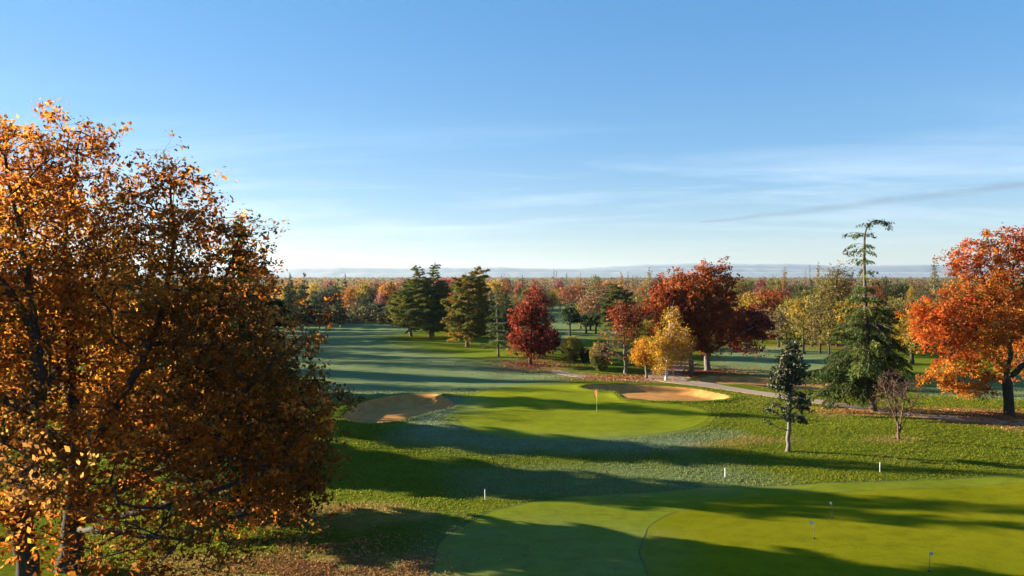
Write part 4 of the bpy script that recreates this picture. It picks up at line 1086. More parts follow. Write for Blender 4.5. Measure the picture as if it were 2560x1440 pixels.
def proto_spire(seed, H, w, dens, lay=0.0, droop=.25):
    return conifer("conifer_tree", "prototype", "tree", (0, 0), [(0, 0, 0), (.05, 0, H * .5), (0, 0, H)], [(H * .08, w * .9, w * .9), (H * .25, w, w), (H * .55, w * .68, w * .68), (H * .8, w * .34, w * .34), (H, .1, .1)],
                   seed, 84, [[(0.9, 0.9, 0.9), (1.1, 1.0, .85), (.8, .9, .9)]], .26, BARK_OAK, dens=dens * 2.4, blade=.56, slope=.18, droop=droop, layered=lay, frond_w=.5)
def proto_cedar(seed, H, w):
    return conifer("cedar_tree", "prototype", "tree", (0, 0), [(0, 0, 0), (.1, 0, H * .5), (.2, 0, H * .9), (.9, 0, H)], [(H * .2, w, w), (H * .5, w * .9, w * .9), (H * .68, w * .5, w * .5), (H * .78, w * .22, w * .22), (H * .9, w * .36, w * .36), (H, .5, .6)],
                   seed, 54, [[(0.9, 0.9, 0.9), (1.1, 1.0, .85), (.8, .9, .9)]], .3, BARK_OAK, dens=26, blade=.56, slope=.08, droop=.16, layered=1.9, frond_w=.5)
# each entry: source, unit height, unit width
PROTO = {
    'round': [(proto_round(201, 12, 5.0, 170, 20, .50, 1, 1), 12, 10), (proto_round(202, 12, 5.4, 170, 20, .50, 1, 1), 12, 10.8), (proto_round(203, 12, 4.6, 170, 20, .50, 1, 1), 12, 9.2)],
    'thin': [(proto_round(204, 12, 4.8, 170, 9, .42, .8, 4, name="half_bare_tree"), 12, 9.6), (proto_round(205, 12, 4.4, 150, 7, .42, .8, 5, name="half_bare_tree"), 12, 8.8)],
    'poplar': [(proto_poplar(206, 16, 1.5, 110, 16, 1, 2), 16, 3.0)],
    'bare_poplar': [(proto_poplar(207, 16, 1.2, 90, 2, .5, 5), 16, 2.4)],
    'spire': [(proto_spire(208, 13, 3.2, 14), 13, 6.4), (proto_spire(209, 13, 3.0, 12, 1.2), 13, 6.0)],
    'cedar': [(proto_cedar(210, 14, 4.6), 14, 9.2)],
}
USED = set()
def place(kind, px, top_py, w, d, color, label, group=None, name=None, base_py=None, variant=None):
    """stand a copy at distance d so that it fills w picture units and reaches top_py"""
    if base_py: x, y = at(px, base_py); d = y
    else: x, y = (px - 1280) / FPX * d, d
    rng = random.Random(int(px * 13 + top_py * 7 + d))
    vs_ = PROTO[kind]; src, H0, W0 = vs_[variant if variant is not None else rng.randrange(len(vs_))]
    z0 = float(gz(x, y)) - 0.1
    H = CAM_H + (HORIZON - top_py) / FPX * d - z0; Wm = w / FPX * d
    loc, scl, rot = (x, y, z0), (Wm / W0, Wm / W0, H / H0), rng.random() * 6.28
    if src.name not in USED:
        USED.add(src.name); src.location = loc; src.scale = scl; src.rotation_euler = (0, 0, rot); src["label"] = label
        if group: src["group"] = group
        for c in src.children:
            if c.name.startswith("crown"): c.color = (*color, 1)
        return src
    return copy_tree(src, label, loc, scl, rot, color, group)

# colours
c_or, c_rust, c_yel, c_olv, c_red, c_pink, c_brn, c_grn, c_drk, c_blu, c_gld = (.40, .15, .03), (.32, .10, .04), (.36, .25, .04), (.19, .17, .04), (.32, .05, .04), (.30, .11, .09), (.22, .14, .07), (.11, .13, .04), (.040, .060, .028), (.055, .075, .045), (.46, .27, .03)
FAR = "trees of the wood beyond the fairways"
ROWS = [
 # beyond the frosted fairway, from the oak to the cedars
 ('cedar', 690, 698, 60, 200, c_drk, "layered dark cedar touching the orange oak's outline"),
 ('spire', 725, 684, 44, 235, (.13, .14, .06), "pale grey green conifer poking above the first cedars"),
 ('cedar', 760, 682, 40, 222, c_blu, "cedar with flat nodding top against the pale hills"),
 ('spire', 720, 706, 44, 195, c_drk, "short black green spire below the pale conifer"),
 ('cedar', 752, 712, 62, 192, c_drk, "wide dark conifer at the wood's shaded foot near the oak"),
 ('round', 784, 696, 34, 262, c_yel, "yellow olive round tree next to the nodding cedar"),
 ('round', 822, 688, 34, 300, c_pink, "rosy red round tree alone between green neighbours"),
 ('spire', 863, 684, 22, 290, c_drk, "lone dark fir above the shaded hollow"),
 ('cedar', 845, 697, 30, 300, c_blu, "blue green conifer at the lone fir's side"),
 ('round', 800, 722, 60, 245, c_blu, "blue shaded tree mass below the rosy tree", 1),
 ('round', 838, 722, 44, 250, c_blu, "blue green crown between the rosy tree and the fir"),
 ('spire', 849, 727, 36, 197, c_drk, "dark cone shaped tree standing free on the frosted grass"),
 ('spire', 814, 746, 40, 199, (.055, .055, .03), "short brown green tree free standing beside the dark cone"),
 ('cedar', 786, 728, 54, 196, c_drk, "dark shaded conifer at the fairway's far corner"),
 ('round', 871, 712, 40, 238, c_or, "orange brown tree where the lit wood begins"),
 ('round', 907, 697, 54, 248, c_yel, "yellow green dome beside the orange brown tree"),
 ('round', 935, 695, 34, 330, c_rust, "rust coloured crown peeping behind the yellow green dome"),
 ('round', 971, 691, 62, 232, c_or, "glowing orange red dome in the lit wood"),
 ('thin', 1008, 690, 70, 420, c_pink, "pale pinkish bare trees' front crown before the hills"),
 ('thin', 884, 745, 44, 214, c_brn, "grey brown half bare tree at the shaded wood edge"),
 ('round', 911, 737, 46, 212, c_drk, "dark conifer in shade below the yellow green dome"),
 ('round', 945, 748, 56, 210, c_blu, "dark rounded thicket tree below the orange red dome"),
 ('round', 986, 738, 40, 205, c_olv, "olive tree in half light before the leaning pine"),
 ('round', 975, 762, 50, 203, c_drk, "low black green crown at the fairway end"),
 ('thin', 930, 752, 40, 216, c_brn, "brown thin tree among the shaded conifers"),
 # behind the cedar bank
 ('round', 1110, 681, 68, 300, (.36, .05, .06), "deep crimson dome behind the two cedars"),
 ('round', 1140, 690, 44, 285, (.34, .06, .06), "crimson crown between the cedars and the fir"),
 ('round', 1163, 684, 40, 290, c_brn, "brown gold crown behind the ragged fir"),
 ('thin', 1205, 688, 44, 250, (.34, .19, .05), "russet gold tree at the ragged fir's shoulder"),
 ('round', 1236, 688, 52, 262, c_gld, "golden dome above the young deodar"),
 ('round', 1264, 698, 30, 280, c_or, "small orange crown beside the golden dome"),
 ('round', 1268, 688, 34, 335, (.16, .10, .09), "dull purple brown crown behind the small orange one"),
 ('spire', 1264, 732, 66, 185, c_drk, "dark conifer filling the gap behind the young deodar"),
 ('spire', 1136, 728, 78, 172, c_drk, "dark conifer between the cedars and the fir"),
 ('spire', 1212, 740, 76, 176, c_drk, "dark conifer at the fir's far side"),
 ('spire', 1118, 708, 66, 162, c_drk, "dark evergreen pressed between the single crooked cedar and the ragged fir"),
 ('spire', 1194, 715, 72, 158, c_drk, "dark evergreen close behind the ragged fir"),
 ('spire', 1228, 726, 70, 150, c_blu, "blue green evergreen between the ragged fir and the young deodar"),
 ('spire', 1270, 742, 60, 152, c_drk, "dark evergreen between the young deodar and the crimson tree"),
 ('thin', 1225, 722, 50, 225, c_brn, "greyish thin tree above the young deodar"),
 ('thin', 1280, 720, 50, 240, c_olv, "grey olive thin tree behind the crimson tree"),
 ('round', 1300, 698, 32, 340, (.38, .10, .05), "orange red crown with a dark fir tip over it"),
 ('spire', 1306, 687, 12, 450, c_drk, "tiny dark fir tip on the skyline"),
 ('round', 1337, 694, 24, 350, (.36, .09, .07), "pinkish red crown straight above the crimson tree"),
 ('thin', 1355, 700, 60, 320, c_brn, "hazy brown thin crown beyond the crimson tree"),
 ('thin', 1310, 722, 44, 250, c_olv, "olive grey thin tree touching the crimson tree"),
 ('round', 1381, 720, 24, 275, c_gld, "small yellow round tree above the blue fairway"),
 ('round', 1372, 735, 44, 285, c_blu, "dark crown below the small yellow tree"),
 ('round', 1399, 695, 28, 380, (.30, .07, .07), "plum red crown beside the bare poplars"),
 ('bare_poplar', 1385, 674, 9, 450, c_brn, "tallest pair of bare poplar poles on the skyline, the nearer one"),
 ('bare_poplar', 1391, 678, 7, 455, c_brn, "slimmer bare poplar touching the tallest one"),
 ('bare_poplar', 1416, 684, 14, 460, c_brn, "bare poplar between the plum crown and the rust wood"),
 ('bare_poplar', 1451, 680, 5, 480, c_brn, "single thin bare pole tree on the skyline"),
 # centre wood
 ('round', 1418, 712, 50, 310, (.36, .12, .06), "rust pink broad crown over the blue fairway"),
 ('round', 1446, 703, 56, 325, (.38, .13, .05), "orange rust crown at the centre of the wood"),
 ('thin', 1400, 742, 44, 280, c_olv, "olive thin tree at the far fairway's edge"),
 ('poplar', 1443, 694, 12, 350, c_gld, "short golden poplar rising from the rust wood"),
 ('round', 1489, 684, 32, 420, (.17, .18, .06), "olive green round crown on the skyline"),
 ('round', 1494, 700, 50, 330, (.36, .13, .05), "rust crown below the olive skyline tree"),
 ('round', 1524, 693, 48, 345, (.38, .17, .04), "amber rust crown next to the yellow poplar"),
 ('thin', 1512, 718, 50, 260, c_pink, "pinkish grey thin crown behind the olive cedar"),
 ('poplar', 1553, 684, 15, 335, (.52, .24, .02), "bright golden orange poplar spire"),
 ('bare_poplar', 1570, 680, 10, 345, c_brn, "bare poplar beside the golden orange one"),
 ('poplar', 1581, 692, 13, 330, (.42, .24, .05), "dull gold poplar, second beyond the bright spire"),
 ('bare_poplar', 1592, 690, 14, 350, c_brn, "bare poplar between the dull gold one and the dark red oak"),
 ('poplar', 1623, 673, 20, 300, (.34, .24, .06), "tall olive gold poplar by the dark red oak"),
 ('poplar', 1611, 699, 13, 290, (.44, .23, .04), "short gold poplar against the tall olive one"),
 ('round', 1604, 708, 34, 280, c_or, "orange crown under the tall olive gold poplar"),
 ('round', 1606, 735, 50, 215, c_olv, "olive tree between cedar and dark red oak"),
 ('round', 1649, 684, 42, 300, (.33, .10, .06), "rust red crown over the dark red oak's shoulder"),
 ('poplar', 1684, 676, 11, 350, (.42, .26, .05), "first of three gold poplars above the brick red oak"),
 ('poplar', 1694, 673, 11, 352, (.42, .26, .05), "middle of three gold poplars above the brick red oak"),
 ('poplar', 1707, 674, 13, 354, (.42, .25, .05), "last and widest of three gold poplars above the brick red oak"),
 ('thin', 1580, 760, 60, 175, c_brn, "brown bare crown seen through the half bare oak"),
 # beyond the striped fairway
 ('round', 1848, 696, 44, 290, c_olv, "olive crown just past the brick red oak"),
 ('round', 1872, 692, 40, 300, (.20, .20, .06), "pale green crown before the dark plum one"),
 ('round', 1901, 693, 36, 280, (.24, .05, .06), "dark plum red crown among green neighbours"),
 ('round', 1926, 690, 32, 290, (.21, .20, .05), "yellow green crown between the plum one and the amber poplar"),
 ('round', 1946, 690, 26, 295, (.24, .22, .05), "lime tinted crown hugging the amber poplar"),
 ('poplar', 1962, 672, 17, 290, (.44, .22, .04), "amber poplar above the scarlet dome"),
 ('round', 1930, 765, 30, 165, c_gld, "amber shrub tree under the scarlet dome's edge"),
 ('thin', 1985, 735, 34, 160, c_olv, "slim olive yellow tree rising from the row past the scarlet dome"),
 ('round', 2004, 694, 40, 220, (.12, .11, .04), "dark olive crown behind the slim yellow trees"),
 ('round', 2030, 708, 60, 200, c_olv, "olive wide crown left of the feathery brown tree".replace("left of", "against")),
 ('bare_poplar', 2024, 664, 8, 330, c_brn, "bare poplar poles before the distant mountains"),
 ('bare_poplar', 2014, 676, 6, 335, c_brn, "short bare pole beside the bare poplars"),
 ('poplar', 2045, 661, 14, 290, (.33, .24, .07), "slim pale gold poplar by the feathery brown tree"),
 ('thin', 2030, 735, 54, 165, (.26, .19, .07), "tan crown in the row beyond the striped fairway"),
 ('round', 2085, 740, 50, 160, c_yel, "yellow crown in the row behind the deodar's outer branches"),
 ('round', 2215, 688, 52, 205, (.07, .075, .035), "dark crown just past the deodar's upper stem"),
 ('round', 2245, 700, 44, 200, (.08, .08, .035), "dark olive crown beside the first dark one"),
 ('round', 2190, 700, 44, 200, (.30, .10, .04), "reddish crown peeping past the deodar stem"),
 ('round', 2277, 711, 24, 190, c_gld, "small amber crown below the distant field"),
 ('poplar', 2335, 651, 24, 240, (.26, .21, .11), "tall pale poplar beside the fiery oak"),
 ('thin', 2310, 722, 50, 210, c_olv, "grey olive crown below the pale poplar"),
 ('round', 2375, 712, 60, 190, c_olv, "olive green crown behind the fiery oak's edge"),
 ('round', 2285, 738, 44, 150, c_yel, "yellow olive crown rising over the low golden tree"),
 ('thin', 2170, 745, 50, 150, c_yel, "yellow thin crown seen through the deodar"),
 ('round', 2420, 745, 80, 150, c_olv, "olive crown seen under the fiery oak's branches"),
 ('round', 2540, 740, 90, 160, c_grn, "green crown behind the fiery oak's trunk"),
 ('round', 1966, 742, 64, 149, c_olv, "leafy olive tree at the far side of the striped fairway under the scarlet dome"),
 ('round', 2014, 738, 66, 147, c_yel, "leafy yellow green tree behind the magnolia's tip"),
 ('round', 2064, 742, 66, 150, (.26, .19, .06), "leafy tan tree beyond the striped fairway, next to the deodar"),
 ('round', 2128, 738, 70, 148, c_olv, "leafy olive tree hidden behind the deodar's middle"),
 ('round', 2236, 740, 70, 147, c_yel, "leafy yellow tree behind the low golden tree's crown"),
 ('round', 2300, 742, 66, 149, c_olv, "leafy olive tree between the low golden tree and the fiery oak"),
 # trees seen between the big oak's branches
 ('round', 60, 700, 150, 130, c_or, "orange tree glimpsed through the big oak near the picture edge"),
 ('round', 260, 705, 140, 140, c_olv, "olive tree glimpsed between the big oak's two stems"),
 ('round', 420, 700, 110, 150, c_brn, "brown tree glimpsed through the big oak's middle"),
 ('spire', 560, 700, 70, 150, c_drk, "dark conifer glimpsed behind the big oak's outer limbs"),
 ('spire', 640, 705, 60, 170, c_drk, "dark conifer next to the layered cedar behind the oak"),
 ('round', 500, 700, 90, 175, c_yel, "yellow tree glimpsed far behind the big oak"),
]
for r in ROWS:
    if r[4] < 180 or r[4] >= 180:
        place(r[0], r[1], r[2], r[3], r[4], r[5], r[6], FAR, variant=(r[7] if len(r) > 7 else None))

# a row along the hidden side of the fairway: it throws the long stripes over the frosted turf
rng0 = random.Random(5)
for i, (x, y, H, w, kind, colr) in enumerate([(-44, 96, 12, 7, 'thin', c_or), (-50, 106, 15, 6, 'spire', c_drk), (-43, 115, 12, 6, 'thin', c_brn), (-52, 124, 13, 7, 'thin', c_yel), (-47, 135, 13, 6, 'thin', c_brn), (-55, 146, 13, 7, 'thin', c_brn),
                                              (-62, 110, 15, 8, 'round', c_rust), (-66, 132, 16, 7, 'spire', c_drk), (-60, 158, 13, 7, 'round', c_olv), (-68, 172, 14, 6, 'cedar', c_drk), (-72, 95, 15, 8, 'round', c_or), (-58, 84, 14, 7, 'thin', c_brn), (-40, 104, 11, 6, 'round', c_yel), (-49, 118, 12, 6, 'thin', c_or), (-62, 140, 13, 7, 'thin', c_brn), (-54, 152, 13, 6, 'spire', c_drk), (-64, 164, 13, 7, 'thin', c_yel), (-46, 87, 11, 5, 'spire', c_drk), (-61, 100, 14, 6, 'round', c_yel), (-68, 158, 14, 7, 'round', c_or), (-74, 180, 14, 8, 'round', c_olv), (-66, 186, 13, 7, 'spire', c_drk)]):
    px = 1280 + x / y * FPX
    place(kind, px, HORIZON - (H - CAM_H) * FPX / y, w * FPX / y, y, colr, "tree in the row hidden behind the big oak along the frosted fairway", "row of trees hidden behind the big oak")
# undergrowth trees that close the foot of the wood
taken = set()
CNAME = {c_olv: "olive", c_brn: "brown", c_rust: "rust", c_blu: "blue green", c_grn: "green", c_yel: "yellow", c_pink: "pinkish", c_drk: "dark conifer"}
for i in range(150):
    px = rng0.choice([rng0.uniform(690, 1000), rng0.uniform(1290, 1700), rng0.uniform(1830, 2120), rng0.uniform(2180, 2420)])
    d = rng0.uniform(215, 390); top = 690 + rng0.uniform(8, 34)
    if 1330 < px < 1450 and d < 340: continue
    if px < 900 and d < 250: continue
    kind = rng0.choice(['round', 'thin', 'round', 'round', 'thin', 'round', 'spire']); colr = rng0.choice([c_olv, c_brn, c_rust, c_blu, c_grn, c_yel, c_pink]) if kind != 'spire' else c_drk
    near = min(ROWS, key=lambda r: abs(r[1] - px) + (400 if r[6] in taken else 0)); taken.add(near[6])
    head = re.split(r" (?:with|at|in|below|above|beside|between|behind|before|beyond|alone|against|next|where|on|among|from|peeping|touching|poking|standing|free|filling|rising|straight|over|under|just|hugging|seen|glimpsed|by|of|just|past) ", near[6])[0]
    place(kind, px, top, rng0.uniform(34, 56), d, colr, "low hazy " + CNAME[colr] + " tree filling the wood behind the " + head, "low hazy filler trees of the wood")

# far woodland: one mass, too far to tell trees apart
def far_wood():
    rng = np.random.default_rng(77)
    C, S, K = [], [], []
    pal = np.array([(.20, .11, .06), (.14, .13, .06), (.25, .14, .05), (.09, .10, .06), (.22, .08, .06), (.13, .10, .08)])
    for i in range(1300):
        d = 360 + 2300 * rng.random() ** 1.5; x = rng.uniform(-.62, .62) * d
        if abs(x / d - (2285 - 1280) / FPX) < 0.035 and 700 < d < 1000: continue
        if abs(x / d - (1400 - 1280) / FPX) < 0.03 and d < 460: continue
        H = rng.uniform(8, 12.5); r = rng.uniform(3.5, 6)
        n = int(130 if d < 800 else 70)
        v = unit(rng.normal(size=(n, 3))) * (0.6 + 0.4 * rng.random((n, 1)) ** .4)
        C.append(np.array([x, d, H * .52]) + v * np.array([r, r, H * .48])); S.append(np.full(n, 1.15 if d < 800 else 1.8)); K.append(np.tile(pal[rng.integers(len(pal))] * np.exp(rng.normal(0, .2)), (n, 1)) * np.exp(rng.normal(0, .2, (n, 1))))
    C = np.concatenate(C); S = np.concatenate(S); K = np.concatenate(K)
    LV = leaf_verts(C, rng.normal(size=C.shape) + np.array([0, 0, .8]), rng.normal(size=C.shape), S, DIAMOND)
    tag(add_obj("distant_woodland", leaf_mesh("distant_woodland", LV, K, LEAF)), "hazy mixed autumn woodland stretching to the hills", "woodland", kind="stuff")
far_wood()

def undergrowth():
    rng = np.random.default_rng(78); C, S, K = [], [], []
    pal = np.array([(.035, .042, .018), (.065, .045, .018), (.03, .038, .02), (.09, .05, .018), (.07, .06, .018)])
    for (p0, p1_, d0, d1, cnt, hh) in ((640, 1010, 200, 235, 150, 4.5), (1010, 1330, 205, 260, 110, 4.0), (1440, 1720, 225, 300, 130, 4.0), (1800, 2460, 188, 250, 190, 4.0), (1280, 1360, 230, 300, 40, 4.0)):
        for i in range(cnt):
            d = rng.uniform(d0, d1); x = (rng.uniform(p0, p1_) - 1280) / FPX * d; H = hh * rng.uniform(.5, 1.2); r = rng.uniform(1.5, 3.2); n = 90
            v = unit(rng.normal(size=(n, 3))) * (0.55 + 0.45 * rng.random((n, 1)) ** .5)
            C.append(np.array([x, d, H * .48 + float(gz(x, d))]) + v * np.array([r, r, H * .5])); S.append(np.full(n, .6)); K.append(np.tile(pal[rng.integers(len(pal))] * np.exp(rng.normal(0, .25)), (n, 1)) * np.exp(rng.normal(0, .2, (n, 1))))
    C = np.concatenate(C); S = np.concatenate(S) * np.exp(rng.normal(0, .3, len(C))); K = np.concatenate(K)
    LV = leaf_verts(C, rng.normal(size=C.shape) + np.array([0, 0, .5]), rng.normal(size=C.shape), S, DIAMOND)
    tag(add_obj("undergrowth", leaf_mesh("undergrowth", LV, K, LEAF)), "dark shrubby undergrowth along the foot of the wood", "undergrowth", kind="stuff")
undergrowth()

# hills: long ridges with real depth
HILLM = plain_material("hazy_hill", (0.21, 0.26, 0.31), 0.95, 0.03, 0.004)  # pale blue of the distance haze is put into the hill colour
def ridge(label, dist, rows_px, seed, depth=700):
    """rows_px: (px, py of the crest)"""
    rows_px = np.array(rows_px, dtype=float)
    pxs = np.linspace(-900, 3500, 420)
    py = np.interp(pxs, rows_px[:, 0], rows_px[:, 1])
    x = (pxs - 1280) / FPX * dist
    crest = CAM_H + (HORIZON - py) / FPX * dist
    crest = crest + (vnoise(x / 160, x * 0 + seed, seed) - .5) * 9 + (vnoise(x / 55, x * 0 + seed, seed + 1) - .5) * 5 + (vnoise(x / 20, x * 0, seed + 2) - .5) * 2
    crest = np.maximum(crest, 3)
    prof = [(-1, -2), (-.75, .22), (-.5, .52), (-.25, .82), (0, 1), (.4, .6), (1, -.02)]
    V = []
    for k, (o, f) in enumerate(prof):
        wob = (vnoise(x / 130 + k * 3.7, x * 0 + k, seed + 5) - .5) * depth * .05 * (0 if k in (4,) else 1)
        V.append(np.stack([x, dist + o * depth + wob, np.where(f < -1, -1.0, crest * max(f, 0))], 1))
    V = np.concatenate(V); n = len(x)
    F = [[k * n + i, k * n + i + 1, (k + 1) * n + i + 1, (k + 1) * n + i] for k in range(len(prof) - 1) for i in range(n - 1)]
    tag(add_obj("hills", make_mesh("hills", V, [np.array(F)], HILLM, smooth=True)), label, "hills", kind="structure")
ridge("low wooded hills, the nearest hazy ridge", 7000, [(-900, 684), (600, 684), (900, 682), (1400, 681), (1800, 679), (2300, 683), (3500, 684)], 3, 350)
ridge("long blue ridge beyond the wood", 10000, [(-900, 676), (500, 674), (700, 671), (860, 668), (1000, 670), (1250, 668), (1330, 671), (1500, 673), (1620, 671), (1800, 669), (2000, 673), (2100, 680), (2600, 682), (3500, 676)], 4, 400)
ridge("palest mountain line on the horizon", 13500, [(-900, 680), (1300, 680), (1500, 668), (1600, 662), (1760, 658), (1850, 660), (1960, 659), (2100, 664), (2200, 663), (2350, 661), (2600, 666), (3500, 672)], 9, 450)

# ------------------------------------------------------------------ flags, markers, fallen leaves, grass
def tube_obj(name, pts, r, mat, parent, sides=8):
    V, F = tubes([(np.array(pts, dtype=float), np.array(r, dtype=float))], lambda _: sides)
    n = len(pts)
    cap = [np.arange((n - 1) * sides, n * sides)[None, :]]
    return add_obj(name, make_mesh(name, V, [F] + cap, mat), parent)
def cloth(name, w, h, mat, parent, z, az, ripple, sag, seed, x0=0.012, thick=0.004):
    """a small flag: a rippled sheet with thickness, hung from the pole at height z"""
    nx, nz = 9, 6; rng = np.random.default_rng(seed); V = []
    ph = rng.random() * 6
    for side in (0, 1):
        for i in range(nx):
            for j in range(nz):
                u, v = i / (nx - 1), j / (nz - 1)
                a = x0 + u * w; b = math.sin(u * 5 + ph + v) * ripple * u + side * thick
                V.append((a * math.cos(az) - b * math.sin(az), a * math.sin(az) + b * math.cos(az), z - v * h - sag * u ** 1.4))
    F = []
    for side in (0, 1):
        o = side * nx * nz
        for i in range(nx - 1):
            for j in range(nz - 1):
                q = [o + i * nz + j, o + (i + 1) * nz + j, o + (i + 1) * nz + j + 1, o + i * nz + j + 1]; F.append(q if side else q[::-1])
    return add_obj(name, make_mesh(name, np.array(V), [np.array(F)], mat, smooth=True), parent)
def disc(name, r, z, mat, parent, n=20):
    an = np.arange(n) * 2 * np.pi / n
    V = np.concatenate([np.stack([r * np.cos(an), r * np.sin(an), np.full(n, z)], 1), np.stack([r * np.cos(an), r * np.sin(an), np.full(n, z - .012)], 1)])
    k = np.arange(n); k2 = (k + 1) % n
    return add_obj(name, make_mesh(name, V, [np.arange(n)[None, :], np.stack([k, k + n, k2 + n, k2], 1)], mat), parent)

b = at(1492, 1030)
fz = float(gz(*b)) + 0.03
fl = add_empty("flagstick", (b[0], b[1], fz)); tag(fl, "red golf flag hanging on a thin pole on the putting green", "golf flag")
tube_obj("pole", [(0, 0, 0), (0, 0, .45), (0, 0, 1.2), (0, 0, 2.14)], [.016, .016, .015, .014], POLE_YELLOW, fl)
cloth("flag", .24, .54, FLAG_RED, fl, 2.12, 2.6, .05, .28, 3)
disc("cup", .09, .012, HOLE, fl)
for px, py, label, az, sz in ((2034, 1348, "small white practice flag nearest the shade edge on the olive green", 3.0, .26), (2080, 1297, "small white practice flag farthest from the shade edge", 1.9, .22), (2323, 1431, "small grey practice flag standing in the shade near the picture's foot", .2, .24)):
    b = at(px, py); fz = float(gz(*b)) + 0.046
    f = add_empty("practice_flag", (b[0], b[1], fz)); tag(f, label, "golf flag", "small flags on the practice green")
    tube_obj("pole", [(0, 0, 0), (.01, 0, .45), (.02, 0, .88)], [.011, .010, .009], POLE_DARK, f, 6)
    fc = cloth("flag", sz * .8, .14, FLAG_WHITE, f, .88, az, .012, .01, int(px))
    mk = disc("cup", .075, .013, HOLE, f)
    # the printed mark on the flag
    a = az; c0, s0 = math.cos(a), math.sin(a); V = []
    for u, v in ((.35, .3), (.65, .3), (.65, .75), (.35, .75)):
        V.append(((.012 + u * sz * .8) * c0 + .016 * s0, (.012 + u * sz * .8) * s0 - .016 * c0, .88 - v * .14))
    add_obj("printed_mark", make_mesh("printed_mark", np.array(V), [np.array([[0, 1, 2, 3]])], FLAG_MARK), fc)
for px, py, label in ((1213, 1250, "white marker post on the turf nearest the oak's shade"), (1813, 1194, "white marker post in the middle of the three"), (2200, 1180, "white marker post farthest from the oaks, below the bare shrub tree")):
    b = at(px, py); fz = float(gz(*b)) - 0.03
    V = []; w = .024
    for z, s in ((0, 1), (.62, 1), (.66, .92), (.70, .55)):
        for q in ((-1, -1), (1, -1), (1, 1), (-1, 1)): V.append((q[0] * w * s, q[1] * w * s, z))
    F = [[4 * k + i, 4 * k + (i + 1) % 4, 4 * k + 4 + (i + 1) % 4, 4 * k + 4 + i] for k in range(3) for i in range(4)] + [[12, 13, 14, 15]]
    o = add_obj("marker_post", make_mesh("marker_post", np.array(V), [np.array(F)], POST_WHITE), loc=(b[0], b[1], fz)); o.rotation_euler = (0.02, -0.03, .4)
    tag(o, label, "post", "white marker posts on the rough")

def litter(name, label, areas, pal, seed, size):
    rng = np.random.default_rng(seed); P = []
    for (px, py, rx, ry, n) in areas:                      # metres
        c = at(px, py); r = np.abs(rng.normal(0, .75, n)); a = rng.random(n) * 6.283
        P.append(np.stack([c[0] + np.cos(a) * r * rx, c[1] + np.sin(a) * r * ry], 1))
    P = np.concatenate(P); keep = vnoise(P[:, 0] / 1.1, P[:, 1] / 1.1, seed) > .3; P = P[keep]
    bad = np.zeros(len(P), bool)
    C = np.column_stack([P, gz(P[:, 0], P[:, 1]) + 0.045 + 0.03 * rng.random(len(P))])
    LV = leaf_verts(C, np.array([0, 0, 1.0]) + rng.normal(0, .38, C.shape), rng.normal(size=C.shape), size * np.exp(rng.normal(0, .25, len(C))), OVAL)
    tag(add_obj(name, leaf_mesh(name, LV, palette_colors(rng, [pal], np.zeros(len(C), int), .25), LITTER)), label, "leaves", kind="stuff")
litter("fallen_leaves", "orange and brown leaves scattered on the turf under the large oak", [(780, 1425, 5.0, 2.0, 5200), (820, 1360, 4.5, 2.0, 2600), (640, 1290, 3.5, 2.5, 1200), (850, 1275, 4, 1.2, 500), (1000, 1420, 2.5, 1.6, 1500)], [(.36, .15, .05), (.30, .12, .04), (.42, .20, .07), (.22, .12, .06)], 91, .12)
litter("fallen_leaves", "red brown leaves in a ring under the crimson tree", [(1325, 913, 6.5, 5, 3000)], [(.30, .09, .05), (.24, .08, .05), (.34, .14, .06)], 92, .26)
litter("fallen_leaves", "rust leaves spread along the path below the half bare oak", [(1560, 946, 6, 3.5, 2000), (1500, 946, 5, 2.5, 900)], [(.34, .12, .05), (.28, .11, .05), (.38, .18, .07)], 93, .24)
litter("fallen_leaves", "dark red leaves under the brick red oaks", [(1770, 930, 7, 4.5, 2400), (1729, 934, 4, 3, 900)], [(.26, .05, .04), (.30, .09, .05), (.22, .06, .04)], 94, .24)
litter("fallen_leaves", "brown leaves along the path under the great fiery oak", [(2480, 1040, 7, 4.0, 4200), (2560, 1050, 6, 4, 2500)], [(.32, .11, .05), (.26, .10, .05), (.38, .18, .07)], 95, .2)
litter("fallen_leaves", "yellow brown needles and leaves at the deodar's foot", [(2150, 1030, 4.5, 2.0, 1700)], [(.36, .17, .05), (.30, .14, .05)], 96, .16)

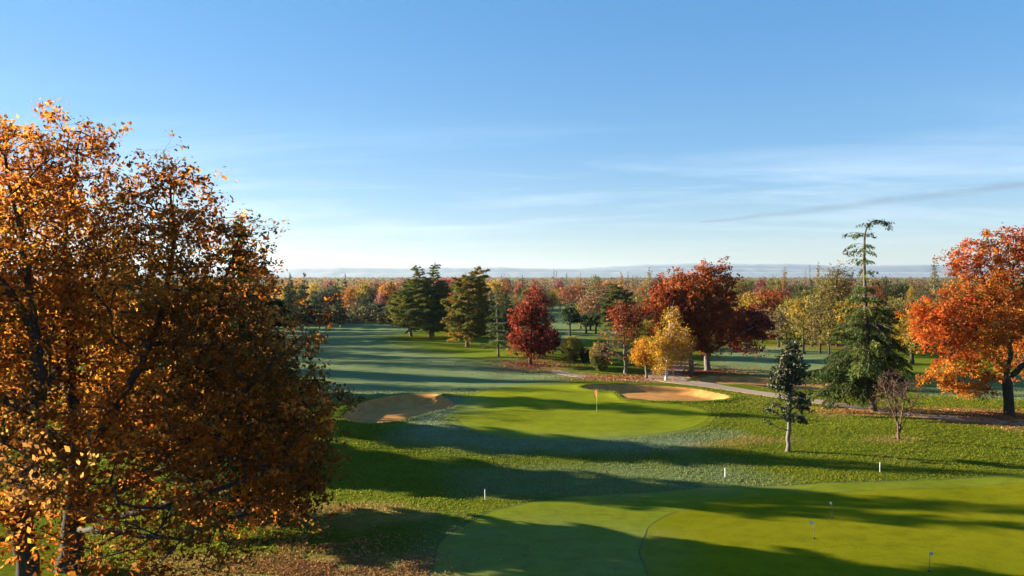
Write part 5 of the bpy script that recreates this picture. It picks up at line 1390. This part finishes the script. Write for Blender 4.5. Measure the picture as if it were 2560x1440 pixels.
def rough_grass():
    """upstanding tufts on the unmown turf"""
    rng = np.random.default_rng(8); n = 420000
    y = 27 + 58 * rng.random(n) ** 1.25; x = rng.uniform(-.62, .74, n) * y
    ok = (sdf(f1, x, y) > 0.05 - 0.3 * rng.random(n) ** 3) & (sdf(g1, x, y) > 0.2)
    for p in BUNKERS.values(): ok &= sdf(p, x, y) > 0.15
    for p in PATHS: ok &= sdf(p, x, y) > 0.1
    ok &= .5 * vnoise(x / 1.6, y / .6, 41) + .8 * vnoise(x / .22, y / .22, 42) > .5
    x, y = x[ok], y[ok]; n = len(x)
    h = (.035 + .03 * vnoise(x / 2, y / 2, 43)) * np.exp(rng.normal(0, .3, n)) * (1 + y / 140)
    a = rng.random(n) * 6.283; wv = np.stack([np.cos(a), np.sin(a), 0 * a], 1) * (.016 + .014 * rng.random(n))[:, None] * (1 + y / 80)[:, None]
    B = np.column_stack([x, y, gz(x, y) - .005]); tip = B + np.column_stack([rng.normal(0, .35, n) * h, rng.normal(0, .35, n) * h, h])
    V = np.stack([B - wv, B + wv, tip], 1)
    fr, dr, _ = masks(x, y)
    g = palette_colors(rng, [[(.098, .115, .009), (.135, .145, .012), (.165, .17, .014)]], np.zeros(n, int), .18)
    g = g * (1 - dr[:, None] * .8) + np.array([.28, .17, .06]) * dr[:, None] * .8
    g = g * (1 - fr[:, None] * .8) + np.array([.26, .34, .32]) * fr[:, None] * .8
    tag(add_obj("rough_grass", make_mesh("rough_grass", V.reshape(-1, 3), [np.arange(n * 3).reshape(n, 3)], GRASS_BLADE, g)), "tufts of unmown grass over the rough", "grass", kind="stuff")
rough_grass()

# ------------------------------------------------------------------ air
def haze():
    m, nt, N, L = new_mat("pale_haze")
    out = N("ShaderNodeOutputMaterial"); v = N("ShaderNodeVolumePrincipled")
    v.inputs['Color'].default_value = (0.50, 0.58, 0.70, 1); v.inputs['Density'].default_value = HAZE_DENSITY; v.inputs['Anisotropy'].default_value = 0.35
    L(v.outputs[0], out.inputs['Volume'])
    x, y0, y1, z0, z1 = 20000, -1500, 17600, -3.0, 300.0
    V = [(sx * x, yy, zz) for zz in (z0, z1) for yy in (y0, y1) for sx in (-1, 1)]
    F = [[0, 2, 3, 1], [4, 5, 7, 6], [0, 1, 5, 4], [2, 6, 7, 3], [0, 4, 6, 2], [1, 3, 7, 5]]
    tag(add_obj("haze", make_mesh("haze", np.array(V, dtype=float), [np.array(F)], m)), "thin pale morning haze over the whole course", "haze", kind="stuff")
HAZE_DENSITY = 0.000048
haze()
